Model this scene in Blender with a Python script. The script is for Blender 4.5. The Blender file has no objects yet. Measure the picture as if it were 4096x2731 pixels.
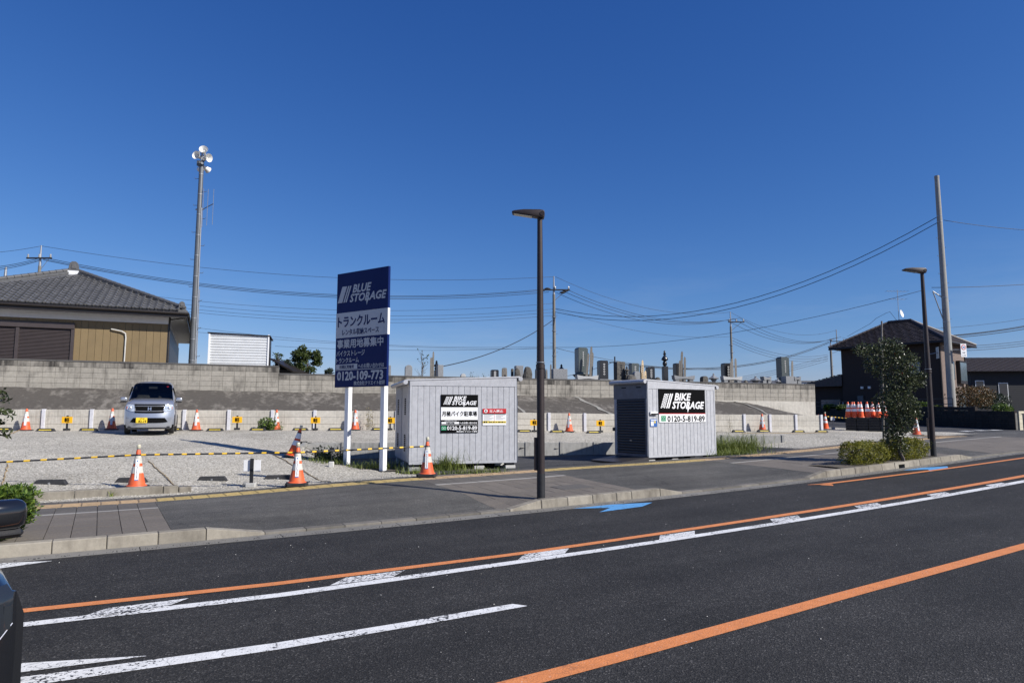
import bpy, bmesh, math, random
from mathutils import Vector, Matrix
R = random.Random(11)
S = bpy.context.scene
COL = S.collection
PI = math.pi
# ---------------------------------------------------------------- camera
F, PIT, CZ = 2731.0, math.atan(286/2731), 1.6
cam = bpy.data.cameras.new('camera'); cam.sensor_width = 36; cam.lens = 24; cam.clip_end = 3000; cam.clip_start = .05
camo = bpy.data.objects.new('camera', cam); COL.objects.link(camo)
camo.location = (0, 0, CZ); camo.rotation_euler = (PI/2 + PIT, 0, 0); S.camera = camo
# ---------------------------------------------------------------- sky and sun
SUN_AZ, SUN_EL = (0.885, -0.466), math.radians(36)
w = bpy.data.worlds.new('World'); S.world = w; w.use_nodes = True
wt = w.node_tree; wt.nodes.clear()
wo = wt.nodes.new('ShaderNodeOutputWorld'); bg = wt.nodes.new('ShaderNodeBackground'); sky = wt.nodes.new('ShaderNodeTexSky')
sky.sky_type = 'NISHITA'; sky.sun_disc = False; sky.sun_elevation = SUN_EL
sky.sun_rotation = math.atan2(SUN_AZ[0], SUN_AZ[1])
sky.altitude = 50; sky.air_density = 1.0; sky.dust_density = 0.1; sky.ozone_density = 5.0
# thin high cirrus low in the sky, a veil with a shape of its own
tc = wt.nodes.new('ShaderNodeTexCoord'); mp = wt.nodes.new('ShaderNodeMapping'); mp.inputs['Scale'].default_value = (1.6, 1.6, 9.0)
mp.inputs['Rotation'].default_value = (0.10, -0.12, 0)
nz = wt.nodes.new('ShaderNodeTexNoise'); nz.inputs['Scale'].default_value = 2.3; nz.inputs['Detail'].default_value = 6; nz.inputs['Roughness'].default_value = .62
rp = wt.nodes.new('ShaderNodeValToRGB'); rp.color_ramp.elements[0].position = .50; rp.color_ramp.elements[1].position = .85
rp.color_ramp.elements[0].color = (0, 0, 0, 1); rp.color_ramp.elements[1].color = (.22, .22, .22, 1)
# colour grade of the whole sky (per channel gamma), the deep clear autumn blue of the picture
sp_ = wt.nodes.new('ShaderNodeSeparateColor'); cb_ = wt.nodes.new('ShaderNodeCombineColor'); wt.links.new(sky.outputs[0], sp_.inputs[0])
for i_, (g_, k_) in enumerate(((1.45, .315), (1.09, .537), (.79, 1.224))):
    pw_ = wt.nodes.new('ShaderNodeMath'); pw_.operation = 'POWER'; pw_.inputs[1].default_value = g_; ml_ = wt.nodes.new('ShaderNodeMath'); ml_.operation = 'MULTIPLY'; ml_.inputs[1].default_value = k_
    wt.links.new(sp_.outputs[i_], pw_.inputs[0]); wt.links.new(pw_.outputs[0], ml_.inputs[0]); wt.links.new(ml_.outputs[0], cb_.inputs[i_])
mx = wt.nodes.new('ShaderNodeMix'); mx.data_type = 'RGBA'; mx.inputs[7].default_value = (4.6, 5.2, 6.2, 1)
wt.links.new(tc.outputs['Generated'], mp.inputs['Vector']); wt.links.new(mp.outputs[0], nz.inputs['Vector']); wt.links.new(nz.outputs['Fac'], rp.inputs[0])
wt.links.new(cb_.outputs[0], mx.inputs[6]); 
sx_ = wt.nodes.new('ShaderNodeSeparateXYZ'); wt.links.new(tc.outputs['Generated'], sx_.inputs[0]); mr_ = wt.nodes.new('ShaderNodeMapRange'); mr_.interpolation_type = 'SMOOTHSTEP'
for i_, v_ in ((1, .26), (2, .06), (3, 0.0), (4, 1.0)): mr_.inputs[i_].default_value = v_
wt.links.new(sx_.outputs[2], mr_.inputs[0]); mm_ = wt.nodes.new('ShaderNodeMath'); mm_.operation = 'MULTIPLY'; wt.links.new(rp.outputs[0], mm_.inputs[0]); wt.links.new(mr_.outputs[0], mm_.inputs[1]); wt.links.new(mm_.outputs[0], mx.inputs[0])
wt.links.new(mx.outputs[2], bg.inputs['Color']); wt.links.new(bg.outputs[0], wo.inputs['Surface'])
bg.inputs['Strength'].default_value = 0.10
sl = bpy.data.lights.new('sun', 'SUN'); sl.energy = 5.0; sl.angle = math.radians(.53); sl.color = (1, .955, .885)
so = bpy.data.objects.new('sun', sl); COL.objects.link(so)
sd = Vector((SUN_AZ[0]*math.cos(SUN_EL), SUN_AZ[1]*math.cos(SUN_EL), math.sin(SUN_EL)))
so.rotation_euler = sd.to_track_quat('Z', 'Y').to_euler()
S.view_settings.view_transform = 'Standard'; S.view_settings.look = 'None'; S.view_settings.gamma = 1; S.view_settings.exposure = 0.30
S.cycles.max_bounces = 6; S.cycles.transparent_max_bounces = 12
# ---------------------------------------------------------------- frames: s along the road, t across it
AD = math.radians(31); D = (math.cos(AD), math.sin(AD)); N = (-D[1], D[0])
def W(s, t, z=0.0): return Vector((s*D[0]+t*N[0], s*D[1]+t*N[1], z))
def ST(x, y): return (x*D[0]+y*D[1], x*N[0]+y*N[1])
def ray(px, py):
    u, v = (px-2048)/F, (1365.5-py)/F
    a = math.cos(PIT)-v*math.sin(PIT)
    return (u/a, 1.0, (math.sin(PIT)+v*math.cos(PIT))/a)
def at(px, py, Y):
    r = ray(px, py); return Vector((r[0]*Y, Y, CZ+r[2]*Y))
def sm(a, b, x):
    k = min(1, max(0, (x-a)/(b-a))); return k*k*(3-2*k)
def lerp(a, b, k): return a+(b-a)*k
def interp(x, pts):
    if x <= pts[0][0]: return pts[0][1]
    for (a, va), (b, vb) in zip(pts, pts[1:]):
        if x <= b: return lerp(va, vb, (x-a)/(b-a))
    return pts[-1][1]
def zroad(s):
    if s < 0: return 0.0
    if s < 20: return .00095*s*s
    return .38+.038*(s-20)*math.exp(-(s-20)/25)
KERB = [(-40, 1.23, 1.94), (5.67, 6.28, 8.89, 9.44), (13.2, 13.8, 19.5, 20.1)]
def kerbup(s):   # 1 where the kerb stands full height, 0 at the dropped driveways
    if s <= 1.94: return 1-min(1, max(0, (s-1.23)/.71))
    for a, b, c, d in KERB[1:]:
        if a <= s <= d: return min(1, max(0, (s-a)/(b-a)), max(0, (d-s)/(d-c)))
    return 0.0
def zwalk(s, t):
    rise = .03+.09*sm(.5, 5.5, s)-.05*sm(9, 14, s)
    e = lerp(.035, .125, kerbup(s))
    e = lerp(e, .12, sm(9.65, 11.2, t))
    return zroad(s)+e+rise*min(1, max(0, (t-9.65)/3))
LOTF = [(13, .12), (13.7, .15), (15.3, .27), (17, .44), (19.5, .68), (22, .88), (24, .97), (28, 1.02), (40, 1.1)]
def zlot(s, t):
    a = interp(t, LOTF)
    b = .70+.022*(t-13.5)
    z = lerp(a, b, sm(15, 22, s))
    return lerp(zwalk(s, 13.5), z, sm(13.4, 15.0, t))
def on(px, py, fn):
    r = ray(px, py); y0 = 2.0; y = 2.0
    def below(Y):
        return CZ+r[2]*Y < fn(*ST(r[0]*Y, Y))
    while y < 120 and not below(y): y0 = y; y += .1
    for _ in range(14):
        m = (y0+y)/2
        if below(m): y = m
        else: y0 = m
    s, t = ST(r[0]*y, y)
    return Vector((r[0]*y, y, fn(s, t)))
def onlot(px, py): return on(px, py, zlot)
def onwalk(px, py): return on(px, py, zwalk)
def onroad(px, py): return on(px, py, lambda s, t: zroad(s))
# ---------------------------------------------------------------- mesh helpers
class MB:
    def __init__(self): self.v, self.f, self.m = [], [], []
    def add(self, vs, fs, m=0, M=None):
        k = len(self.v)
        self.v += [(M @ Vector(p))[:] if M is not None else tuple(p) for p in vs]
        self.f += [tuple(i+k for i in q) for q in fs]; self.m += [m]*len(fs); return self
    def box(self, x0, x1, y0, y1, z0, z1, m=0, M=None):
        return self.add([(x0,y0,z0),(x1,y0,z0),(x1,y1,z0),(x0,y1,z0),(x0,y0,z1),(x1,y0,z1),(x1,y1,z1),(x0,y1,z1)],
            [(0,3,2,1),(4,5,6,7),(0,1,5,4),(1,2,6,5),(2,3,7,6),(3,0,4,7)], m, M)
    def hexa(self, b, t, m=0):   # 4 bottom and 4 top corners
        return self.add(list(b)+list(t), [(0,3,2,1),(4,5,6,7),(0,1,5,4),(1,2,6,5),(2,3,7,6),(3,0,4,7)], m)
    def cyl(self, p0, p1, r0, r1=None, n=12, m=0, caps=True):
        r1 = r0 if r1 is None else r1
        p0, p1 = Vector(p0), Vector(p1); ax = (p1-p0).normalized(); q = ax.to_track_quat('Z', 'Y')
        vs, fs = [], []
        for p, r in ((p0, r0), (p1, r1)):
            for i in range(n):
                a = 2*PI*i/n; vs.append(p+q @ Vector((r*math.cos(a), r*math.sin(a), 0)))
        fs = [(i, (i+1) % n, n+(i+1) % n, n+i) for i in range(n)]
        if caps: fs += [tuple(range(n-1, -1, -1)), tuple(range(n, 2*n))]
        return self.add(vs, fs, m)
    def tube(self, pts, r, n=6, m=0, caps=True):
        pts = [Vector(p) for p in pts]; rs = r if isinstance(r, (list, tuple)) else [r]*len(pts)
        vs = []; up = None
        for i, p in enumerate(pts):
            d = (pts[min(i+1, len(pts)-1)]-pts[max(i-1, 0)]).normalized()
            if up is None: up = Vector((0,0,1)) if abs(d.z) < .9 else Vector((1,0,0))
            x = d.cross(up).normalized(); y = x.cross(d).normalized(); up = y
            vs += [p+(x*math.cos(2*PI*k/n)+y*math.sin(2*PI*k/n))*rs[i] for k in range(n)]
        fs = [(i*n+k, i*n+(k+1) % n, (i+1)*n+(k+1) % n, (i+1)*n+k) for i in range(len(pts)-1) for k in range(n)]
        if caps: fs += [tuple(range(n-1, -1, -1)), tuple(range(len(vs)-n, len(vs)))]
        return self.add(vs, fs, m)
    def lathe(self, prof, n=16, m=0, M=None, caps=True):
        vs = [(r*math.cos(2*PI*k/n), r*math.sin(2*PI*k/n), z) for r, z in prof for k in range(n)]
        fs = [(i*n+k, i*n+(k+1) % n, (i+1)*n+(k+1) % n, (i+1)*n+k) for i in range(len(prof)-1) for k in range(n)]
        if caps: fs += [tuple(range(n-1, -1, -1)), tuple(range(len(vs)-n, len(vs)))]
        return self.add(vs, fs, m, M)
    def prism_y(self, poly, y0, y1, m=0, M=None):
        n = len(poly)
        return self.add([(x, y0, z) for x, z in poly]+[(x, y1, z) for x, z in poly],
            [tuple(range(n)), tuple(range(2*n-1, n-1, -1))]+[(i, n+i, n+(i+1) % n, (i+1) % n) for i in range(n)], m, M)
    def prism_z(self, poly, z0, z1, m=0, M=None):
        n = len(poly)
        return self.add([(x, y, z0) for x, y in poly]+[(x, y, z1) for x, y in poly],
            [tuple(range(n-1, -1, -1)), tuple(range(n, 2*n))]+[(i, (i+1) % n, n+(i+1) % n, n+i) for i in range(n)], m, M)
    def prism_x(self, poly, x0, x1, m=0, M=None):   # poly in (y, z)
        n = len(poly)
        return self.add([(x0, y, z) for y, z in poly]+[(x1, y, z) for y, z in poly],
            [tuple(range(n)), tuple(range(2*n-1, n-1, -1))]+[(i, n+i, n+(i+1) % n, (i+1) % n) for i in range(n)], m, M)
    def quad(self, a, b, c, d, m=0): return self.add([a, b, c, d], [(0, 1, 2, 3)], m)
    def sheet(self, P, m=0):   # grid of points
        k = len(self.v); r, c = len(P), len(P[0])
        self.v += [tuple(p) for row in P for p in row]
        q = [(k+i*c+j, k+i*c+j+1, k+(i+1)*c+j+1, k+(i+1)*c+j) for i in range(r-1) for j in range(c-1)]
        self.f += q; self.m += [m]*len(q); return self
    def mesh(self, name, mats, smooth=False, bevel=0, fix=True, seg=1):
        me = bpy.data.meshes.new(name); me.from_pydata(self.v, [], self.f)
        mats = mats if isinstance(mats, (list, tuple)) else [mats]
        for k in mats: me.materials.append(k)
        if len(mats) > 1: me.polygons.foreach_set('material_index', self.m)
        if fix or bevel:
            b = bmesh.new(); b.from_mesh(me)
            if fix: bmesh.ops.recalc_face_normals(b, faces=b.faces)
            if bevel:
                es = [e for e in b.edges if len(e.link_faces) == 2 and e.calc_face_angle(0) > .5]
                bmesh.ops.bevel(b, geom=es, offset=bevel, segments=seg, profile=.5, affect='EDGES', clamp_overlap=True)
            b.to_mesh(me); b.free()
        if smooth:
            me.polygons.foreach_set('use_smooth', [True]*len(me.polygons))
            if smooth != 'all': me.set_sharp_from_angle(angle=math.radians(40))
        me.update(); return me
    def build(self, name, mats, parent=None, loc=None, rotz=0, **k):
        return put(name, self.mesh(name, mats, **k), parent, loc, rotz)
def put(name, me, parent=None, loc=None, rotz=0):
    o = bpy.data.objects.new(name, me); COL.objects.link(o)
    if parent is not None: o.parent = parent
    if loc is not None: o.location = loc
    if rotz: o.rotation_euler.z = rotz
    return o
def tag(o, label=None, cat=None, group=None, kind=None):
    if label: o['label'] = label
    if cat: o['category'] = cat
    if group: o['group'] = group
    if kind: o['kind'] = kind
    return o
def thing(name, label, cat, loc=(0,0,0), rotz=0, group=None):
    o = bpy.data.objects.new(name, None); o.empty_display_size = .1; COL.objects.link(o)
    o.location = loc; o.rotation_euler = (0, 0, rotz)
    return tag(o, label, cat, group)
def struct(o): o['kind'] = 'structure'; return o
def copy_tree(o, parent=None):
    c = o.copy(); COL.objects.link(c); c.parent = parent
    for ch in [x for x in KIDS.get(o.name, [])]: KIDS.setdefault(c.name, []).append(copy_tree(ch, c))
    return c
KIDS = {}
def remember(root):   # fixes the children list of a prototype for copy_tree
    ks = [o for o in COL.objects if o.parent is root]
    KIDS[root.name] = ks
    for k in ks: remember(k)
    return root
# ---------------------------------------------------------------- materials
def new(name):
    m = bpy.data.materials.new(name); m.use_nodes = True
    return m, m.node_tree, m.node_tree.nodes['Principled BSDF']
def nd(t, kind, **k):
    n = t.nodes.new(kind)
    for a, v in k.items():
        if a in n.inputs.keys(): n.inputs[a].default_value = v
        else: setattr(n, a, v)
    return n
def L(t, a, b): t.links.new(a, b)
def pos(t, scale=(1,1,1), obj=False):
    if obj: src = nd(t, 'ShaderNodeTexCoord').outputs['Object']
    else: src = nd(t, 'ShaderNodeNewGeometry').outputs['Position']
    if scale == (1,1,1): return src
    mp = nd(t, 'ShaderNodeVectorMath', operation='MULTIPLY'); mp.inputs[1].default_value = scale
    L(t, src, mp.inputs[0]); return mp.outputs[0]
def noise(t, vec, scale, detail=3, rough=.55):
    n = nd(t, 'ShaderNodeTexNoise'); n.inputs['Scale'].default_value = scale; n.inputs['Detail'].default_value = detail; n.inputs['Roughness'].default_value = rough
    L(t, vec, n.inputs['Vector']); return n.outputs['Fac']
def ramp(t, fac, stops):
    r = nd(t, 'ShaderNodeValToRGB'); e = r.color_ramp.elements
    while len(e) < len(stops): e.new(.5)
    for q, (p, c) in zip(e, stops):
        q.position = p; q.color = (c, c, c, 1) if not isinstance(c, (tuple, list)) else (*c, 1)
    L(t, fac, r.inputs[0]); return r.outputs[0]
def mixc(t, fac, a, b, mode='MIX'):
    m = nd(t, 'ShaderNodeMix', data_type='RGBA', blend_type=mode)
    for s, v in ((0, fac), (6, a), (7, b)):
        if isinstance(v, (int, float)): m.inputs[s].default_value = v if s == 0 else (v, v, v, 1)
        elif isinstance(v, (tuple, list)): m.inputs[s].default_value = (*v, 1)
        else: L(t, v, m.inputs[s])
    return m.outputs[2]
def bump(t, b, h, dist, strength=1):
    n = nd(t, 'ShaderNodeBump'); n.inputs['Distance'].default_value = dist; n.inputs['Strength'].default_value = strength
    L(t, h, n.inputs['Height']); L(t, n.outputs[0], b.inputs['Normal'])
def simple(name, col, rough=.55, metal=0, var=.18, scale=6, bmp=0, bscale=60, rnd=0, spec=.5, coat=0):
    m, t, b = new(name); p = pos(t)
    f = noise(t, p, scale, 5, .65)
    lo = tuple(c*(1-var) for c in col); hi = tuple(min(1, c*(1+var)) for c in col)
    c = ramp(t, f, [(.3, lo), (.7, hi)])
    if rnd:
        oi = nd(t, 'ShaderNodeObjectInfo'); k = ramp(t, oi.outputs['Random'], [(0, 1-rnd), (1, 1)])
        c = mixc(t, 1, c, k, 'MULTIPLY')
    L(t, c, b.inputs['Base Color']); b.inputs['Roughness'].default_value = rough; b.inputs['Metallic'].default_value = metal
    b.inputs['Specular IOR Level'].default_value = spec; b.inputs['Coat Weight'].default_value = coat
    if bmp: bump(t, b, noise(t, p, bscale, 4, .6), bmp)
    return m
M = {}
def asphalt(name, lo, hi, scale=95, patch=.25, rough=.85, bd=.006, tracks=True):
    m, t, b = new(name); p = pos(t)
    v = nd(t, 'ShaderNodeTexVoronoi'); v.inputs['Scale'].default_value = scale; L(t, p, v.inputs['Vector'])
    sep = nd(t, 'ShaderNodeSeparateColor'); L(t, v.outputs['Color'], sep.inputs[0])
    c = ramp(t, sep.outputs[0], [(0, lo), (.6, tuple((a+b_)/2*.9 for a, b_ in zip(lo, hi))), (.93, hi), (1, tuple(x*2.3 for x in hi))])
    big = ramp(t, noise(t, p, .55, 6, .6), [(.3, 1-patch), (.7, 1+patch)])
    tr = ramp(t, noise(t, pos(t, (1, 1, 1)), 4.5, 5, .7), [(.3, .86), (.7, 1.14)])
    c = mixc(t, 1, mixc(t, 1, c, big, 'MULTIPLY'), tr, 'MULTIPLY')
    if tracks:
        dt = nd(t, 'ShaderNodeVectorMath', operation='DOT_PRODUCT'); L(t, p, dt.inputs[0]); dt.inputs[1].default_value = (N[0], N[1], 0)
        ds = nd(t, 'ShaderNodeVectorMath', operation='DOT_PRODUCT'); L(t, p, ds.inputs[0]); ds.inputs[1].default_value = (D[0]*.10, D[1]*.10, 0)
        cv = nd(t, 'ShaderNodeCombineXYZ'); L(t, dt.outputs['Value'], cv.inputs[0]); L(t, ds.outputs['Value'], cv.inputs[1])
        c = mixc(t, 1, c, ramp(t, noise(t, cv.outputs[0], 1.5, 5, .6), [(.32, .74), (.5, 1.0), (.68, 1.30)]), 'MULTIPLY')
        ck = nd(t, 'ShaderNodeTexVoronoi', feature='DISTANCE_TO_EDGE'); ck.inputs['Scale'].default_value = .22
        wq = nd(t, 'ShaderNodeTexNoise'); wq.inputs['Scale'].default_value = 1.1; wq.inputs['Detail'].default_value = 6; L(t, p, wq.inputs['Vector'])
        aw = nd(t, 'ShaderNodeVectorMath', operation='MULTIPLY_ADD'); L(t, wq.outputs['Color'], aw.inputs[0]); aw.inputs[1].default_value = (1.6,1.6,1.6); L(t, p, aw.inputs[2]); L(t, aw.outputs[0], ck.inputs['Vector'])
        c = mixc(t, ramp(t, ck.outputs['Distance'], [(0, .55), (.0018, 0)]), c, (.008,.008,.008))
    L(t, c, b.inputs['Base Color'])
    b.inputs['Roughness'].default_value = rough; b.inputs['Specular IOR Level'].default_value = .35
    bump(t, b, v.outputs['Distance'], bd, .9); return m
M['asphalt'] = asphalt('asphalt', (.0112,.0107,.0102), (.0415,.0398,.0380))
M['walk'] = asphalt('walk_asphalt', (.059,.056,.050), (.105,.100,.090), 160, .22, .8, .002)
M['pad'] = asphalt('pad_asphalt', (.03,.03,.031), (.075,.074,.075), 120, .2, .85, .003)
def paint(name, col, wear=.5, grit=.5, scratch=False, cracks=.8):
    m, t, b = new(name); p = pos(t)
    v = nd(t, 'ShaderNodeTexVoronoi'); v.inputs['Scale'].default_value = 70; L(t, p, v.inputs['Vector'])
    n1 = noise(t, p, 34, 3, .7); n2 = noise(t, p, 2.2, 4, .6)
    a = nd(t, 'ShaderNodeMath', operation='MULTIPLY_ADD'); L(t, n2, a.inputs[0]); a.inputs[1].default_value = .55; L(t, n1, a.inputs[2])
    bare = ramp(t, a.outputs[0], [(wear, 0), (wear+.05, 1)])
    ck = nd(t, 'ShaderNodeTexVoronoi', feature='DISTANCE_TO_EDGE'); ck.inputs['Scale'].default_value = 2.2
    wp = nd(t, 'ShaderNodeTexNoise'); wp.inputs['Scale'].default_value = 5; L(t, p, wp.inputs['Vector'])
    ad = nd(t, 'ShaderNodeVectorMath', operation='MULTIPLY_ADD'); L(t, wp.outputs['Color'], ad.inputs[0]); ad.inputs[1].default_value = (.3,.3,.3); L(t, p, ad.inputs[2])
    L(t, ad.outputs[0], ck.inputs['Vector'])
    crack = ramp(t, ck.outputs['Distance'], [(0, cracks), (.009, 0)])
    mxx = nd(t, 'ShaderNodeMath', operation='MAXIMUM'); L(t, bare, mxx.inputs[0]); L(t, crack, mxx.inputs[1])
    tone = ramp(t, noise(t, p, 9, 4, .7), [(.3, tuple(c*.86 for c in col)), (.7, tuple(min(1, c*1.08) for c in col))])
    if scratch:
        sc = ramp(t, noise(t, pos(t, (40, 40, 8)), 1, 3, .7), [(.62, 0), (.70, .55)])
        tone = mixc(t, sc, tone, (.62, .52, .45))
    c = mixc(t, mxx.outputs[0], tone, (.035, .035, .037)); L(t, c, b.inputs['Base Color'])
    b.inputs['Roughness'].default_value = .7
    bump(t, b, v.outputs['Distance'], .004, grit); return m
M['paint_white'] = paint('paint_white', (.72, .72, .71), .86)
M['paint_hatch'] = paint('paint_hatch', (.70, .70, .69), .80)
M['paint_orange'] = paint('paint_orange', (.64, .225, .072), 1.05, scratch=True, cracks=.4)
M['paint_blue'] = paint('paint_blue', (.10, .32, .62), .98)
def gravel(name):
    m, t, b = new(name); p = pos(t)
    wob = nd(t, 'ShaderNodeTexNoise'); wob.inputs['Scale'].default_value = 26; L(t, p, wob.inputs['Vector'])
    ad = nd(t, 'ShaderNodeVectorMath', operation='MULTIPLY_ADD'); L(t, wob.outputs['Color'], ad.inputs[0]); ad.inputs[1].default_value = (.025,.025,.025); L(t, p, ad.inputs[2])
    v = nd(t, 'ShaderNodeTexVoronoi'); v.inputs['Scale'].default_value = 40; L(t, ad.outputs[0], v.inputs['Vector'])
    sep = nd(t, 'ShaderNodeSeparateColor'); L(t, v.outputs['Color'], sep.inputs[0])
    c = ramp(t, sep.outputs[0], [(0, (.215,.20,.170)), (.35, (.395,.368,.312)), (.8, (.525,.492,.42)), (1, (.72,.68,.60))])
    gap = ramp(t, v.outputs['Distance'], [(.45, 1), (.85, .72)])
    big = ramp(t, noise(t, p, .42, 7, .66), [(.28, .70), (.5, 1.0), (.72, 1.14)])
    c = mixc(t, 1, mixc(t, 1, c, big, 'MULTIPLY'), gap, 'MULTIPLY'); L(t, c, b.inputs['Base Color']); b.inputs['Roughness'].default_value = .9
    b.inputs['Specular IOR Level'].default_value = .2
    inv = nd(t, 'ShaderNodeMath', operation='SUBTRACT'); inv.inputs[0].default_value = 1; L(t, v.outputs['Distance'], inv.inputs[1])
    h = nd(t, 'ShaderNodeMath', operation='MULTIPLY_ADD'); L(t, sep.outputs[1], h.inputs[0]); h.inputs[1].default_value = .8; L(t, inv.outputs[0], h.inputs[2])
    bump(t, b, h.outputs[0], .009, .75); return m
M['gravel'] = gravel('gravel')
def concrete(name, col, stain=(.10,.095,.085), amount=.5, streak=(14, 14, 1.1), rnd=.12, topdark=None, lo=.48, hi=.72, bmp=.003):
    m, t, b = new(name); p = pos(t)
    f = noise(t, p, 9, 6, .7); c = ramp(t, f, [(.3, tuple(x*.85 for x in col)), (.7, tuple(x*1.12 for x in col))])
    s1 = noise(t, pos(t, streak), 1.0, 5, .62); s2 = noise(t, p, 1.1, 4, .6)
    mu = nd(t, 'ShaderNodeMath', operation='MULTIPLY'); L(t, s1, mu.inputs[0]); L(t, s2, mu.inputs[1])
    k = ramp(t, mu.outputs[0], [(lo*lo, 0), (hi*hi, amount)])
    c = mixc(t, k, c, stain)
    if rnd:
        oi = nd(t, 'ShaderNodeObjectInfo'); c = mixc(t, 1, c, ramp(t, oi.outputs['Random'], [(0, 1-rnd), (1, 1+rnd*.5)]), 'MULTIPLY')
    L(t, c, b.inputs['Base Color']); b.inputs['Roughness'].default_value = .88; b.inputs['Specular IOR Level'].default_value = .25
    bump(t, b, noise(t, p, 55, 5, .7), bmp); return m
M['block'] = concrete('block_concrete', (.345,.32,.275), (.075,.068,.06), .8, (5, 5, 1.1), .10, lo=.49, hi=.66)
M['block_top'] = concrete('block_top_course', (.29,.268,.232), (.045,.042,.038), .95, (6, 6, .5), .12, lo=.42, hi=.60)
M['blockcap'] = concrete('wall_cap_concrete', (.11,.105,.10), (.04,.04,.04), .8, (6, 6, 6), 0)
M['joint'] = simple('mortar', (.19,.18,.16), .9, var=.3, scale=8)
M['panel'] = concrete('panel_concrete', (.52,.49,.43), (.23,.205,.17), .7, (26, 26, .9), .06, lo=.46, hi=.7)
M['post_c'] = concrete('post_concrete', (.62,.62,.655), (.4,.4,.4), .4, (20, 20, 1), .05)
M['lowpanel'] = concrete('low_panel_concrete', (.33,.325,.31), (.10,.10,.10), .8, (12, 12, 2), .15)
M['bank'] = concrete('bank_concrete', (.088,.079,.069), (.30,.275,.24), .7, (5, 5, 1.1), 0, lo=.50, hi=.68, bmp=.014)
M['bank_crack'] = concrete('bank_repair_mortar', (.27,.26,.235), (.15,.14,.13), .6, (9, 9, 9), 0)
M['kerb'] = concrete('kerb_concrete', (.285,.258,.212), (.105,.09,.072), .8, (7, 7, 2.5), .22, lo=.46, hi=.66)
M['kerb_low'] = concrete('kerb_low_concrete', (.165,.152,.132), (.07,.065,.057), .7, (5, 5, 3), .25)
M['gutter'] = concrete('gutter_concrete', (.195,.186,.170), (.085,.08,.075), .6, (3, 3, 3), .1)
M['conc'] = concrete('plain_concrete', (.52,.51,.48), (.25,.24,.22), .5, (9, 9, 3), .15)
M['paver'] = simple('paver_brown', (.155,.134,.110), .8, var=.2, scale=30, bmp=.002, bscale=120, rnd=.18)
M['paver_d'] = simple('paver_dark', (.11,.10,.087), .8, var=.2, scale=30, bmp=.002, bscale=120, rnd=.15)
M['paver_l'] = simple('paver_light', (.30,.285,.26), .8, var=.15, scale=30, rnd=.1)
M['tact_y'] = simple('tactile_yellow', (.37,.28,.115), .75, var=.25, scale=14, rnd=.15)
M['tact_b'] = simple('tactile_beige', (.37,.265,.16), .75, var=.22, scale=14, rnd=.15)
M['grout'] = simple('grout', (.05,.05,.048), .9)
M['earth'] = simple('earth', (.10,.085,.065), .95, var=.35, scale=5, bmp=.02, bscale=20)
M['ground'] = simple('ground_soil', (.16,.145,.115), .95, var=.3, scale=.6)
M['steel'] = simple('painted_steel_grey', (.135,.145,.155), .4, .3, .1, 3)
M['galv'] = simple('galvanised', (.36,.365,.37), .38, .6, .15, 12)
M['brown'] = simple('lamp_brown', (.034,.024,.023), .5, .2, .15, 8)
M['black'] = simple('black_plastic', (.018,.018,.02), .5, var=.3, scale=9)
M['rubber'] = simple('black_rubber', (.022,.022,.024), .75, var=.35, scale=14, bmp=.002, bscale=90)
M['polec'] = concrete('pole_concrete', (.31,.305,.285), (.22,.21,.19), .5, (4, 4, .8), 0)
M['polef'] = concrete('pole_concrete_far', (.20,.19,.17), (.09,.085,.08), .5, (4, 4, .8), 0)
M['cable'] = simple('cable_black', (.012,.013,.016), .6)
M['wire'] = simple('wire_grey', (.05,.055,.065), .5, .4)
M['porc'] = simple('porcelain', (.32,.32,.31), .3)
M['white'] = simple('white_paint', (.80,.80,.80), .4, var=.04, scale=5)
M['offwhite'] = simple('offwhite_plastic', (.72,.72,.70), .45, var=.06)
M['orange'] = simple('cone_orange', (.80,.105,.018), .38, var=.16, scale=9, rnd=.12)
M['orange_f'] = simple('cone_orange_faded', (.74,.125,.04), .5, var=.2, scale=11, rnd=.15)
M['band'] = simple('cone_reflective_band', (.60,.57,.50), .35, var=.2, scale=16, rnd=.15)
M['band_w'] = simple('cone_white_band', (.78,.77,.75), .35, var=.08, scale=12)
M['yellow'] = simple('yellow_plastic', (.86,.52,.035), .4, var=.1, scale=10)
M['signy'] = simple('sign_yellow', (.90,.47,.012), .4, var=.05, scale=6)
M['stopy'] = simple('stop_yellow', (.72,.55,.07), .5, var=.2, scale=12)
M['lampg'] = simple('lamp_clear', (.52,.49,.36), .15, var=.15, scale=20, coat=.6)
M['ink'] = simple('ink_black', (.006,.006,.0065), .8, var=.1, spec=.04)
M['inkg'] = simple('ink_grey', (.12,.12,.13), .6, var=.1)
M['inkb'] = simple('ink_blue', (.03,.12,.38), .5, var=.1)
M['navy'] = simple('sign_navy', (.002,.012,.088), .5, var=.06, scale=3, spec=.18)
M['signw'] = simple('sign_white', (.44,.46,.49), .4, var=.04, scale=3)
M['red'] = simple('sign_red', (.52,.02,.025), .4, var=.06)
M['green'] = simple('sign_green', (.02,.27,.12), .4, var=.06)
M['metalw'] = concrete('box_grey_white', (.435,.44,.46), (.31,.31,.315), .28, (10, 10, .5), .03, lo=.52, hi=.78, bmp=.0003); M['metalw'].node_tree.nodes['Principled BSDF'].inputs['Roughness'].default_value = .38; M['metalw'].node_tree.nodes['Principled BSDF'].inputs['Specular IOR Level'].default_value = .5
M['metalg'] = simple('box_seam_grey', (.33,.33,.35), .4)
M['frameg'] = simple('frame_blue_grey', (.13,.145,.18), .4, .2)
M['slat'] = simple('shutter_slat', (.042,.038,.038), .42, .1, .12, 8)
M['glassd'] = simple('window_glass', (.02,.024,.03), .06, 0, .1, 2, spec=.7)
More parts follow.
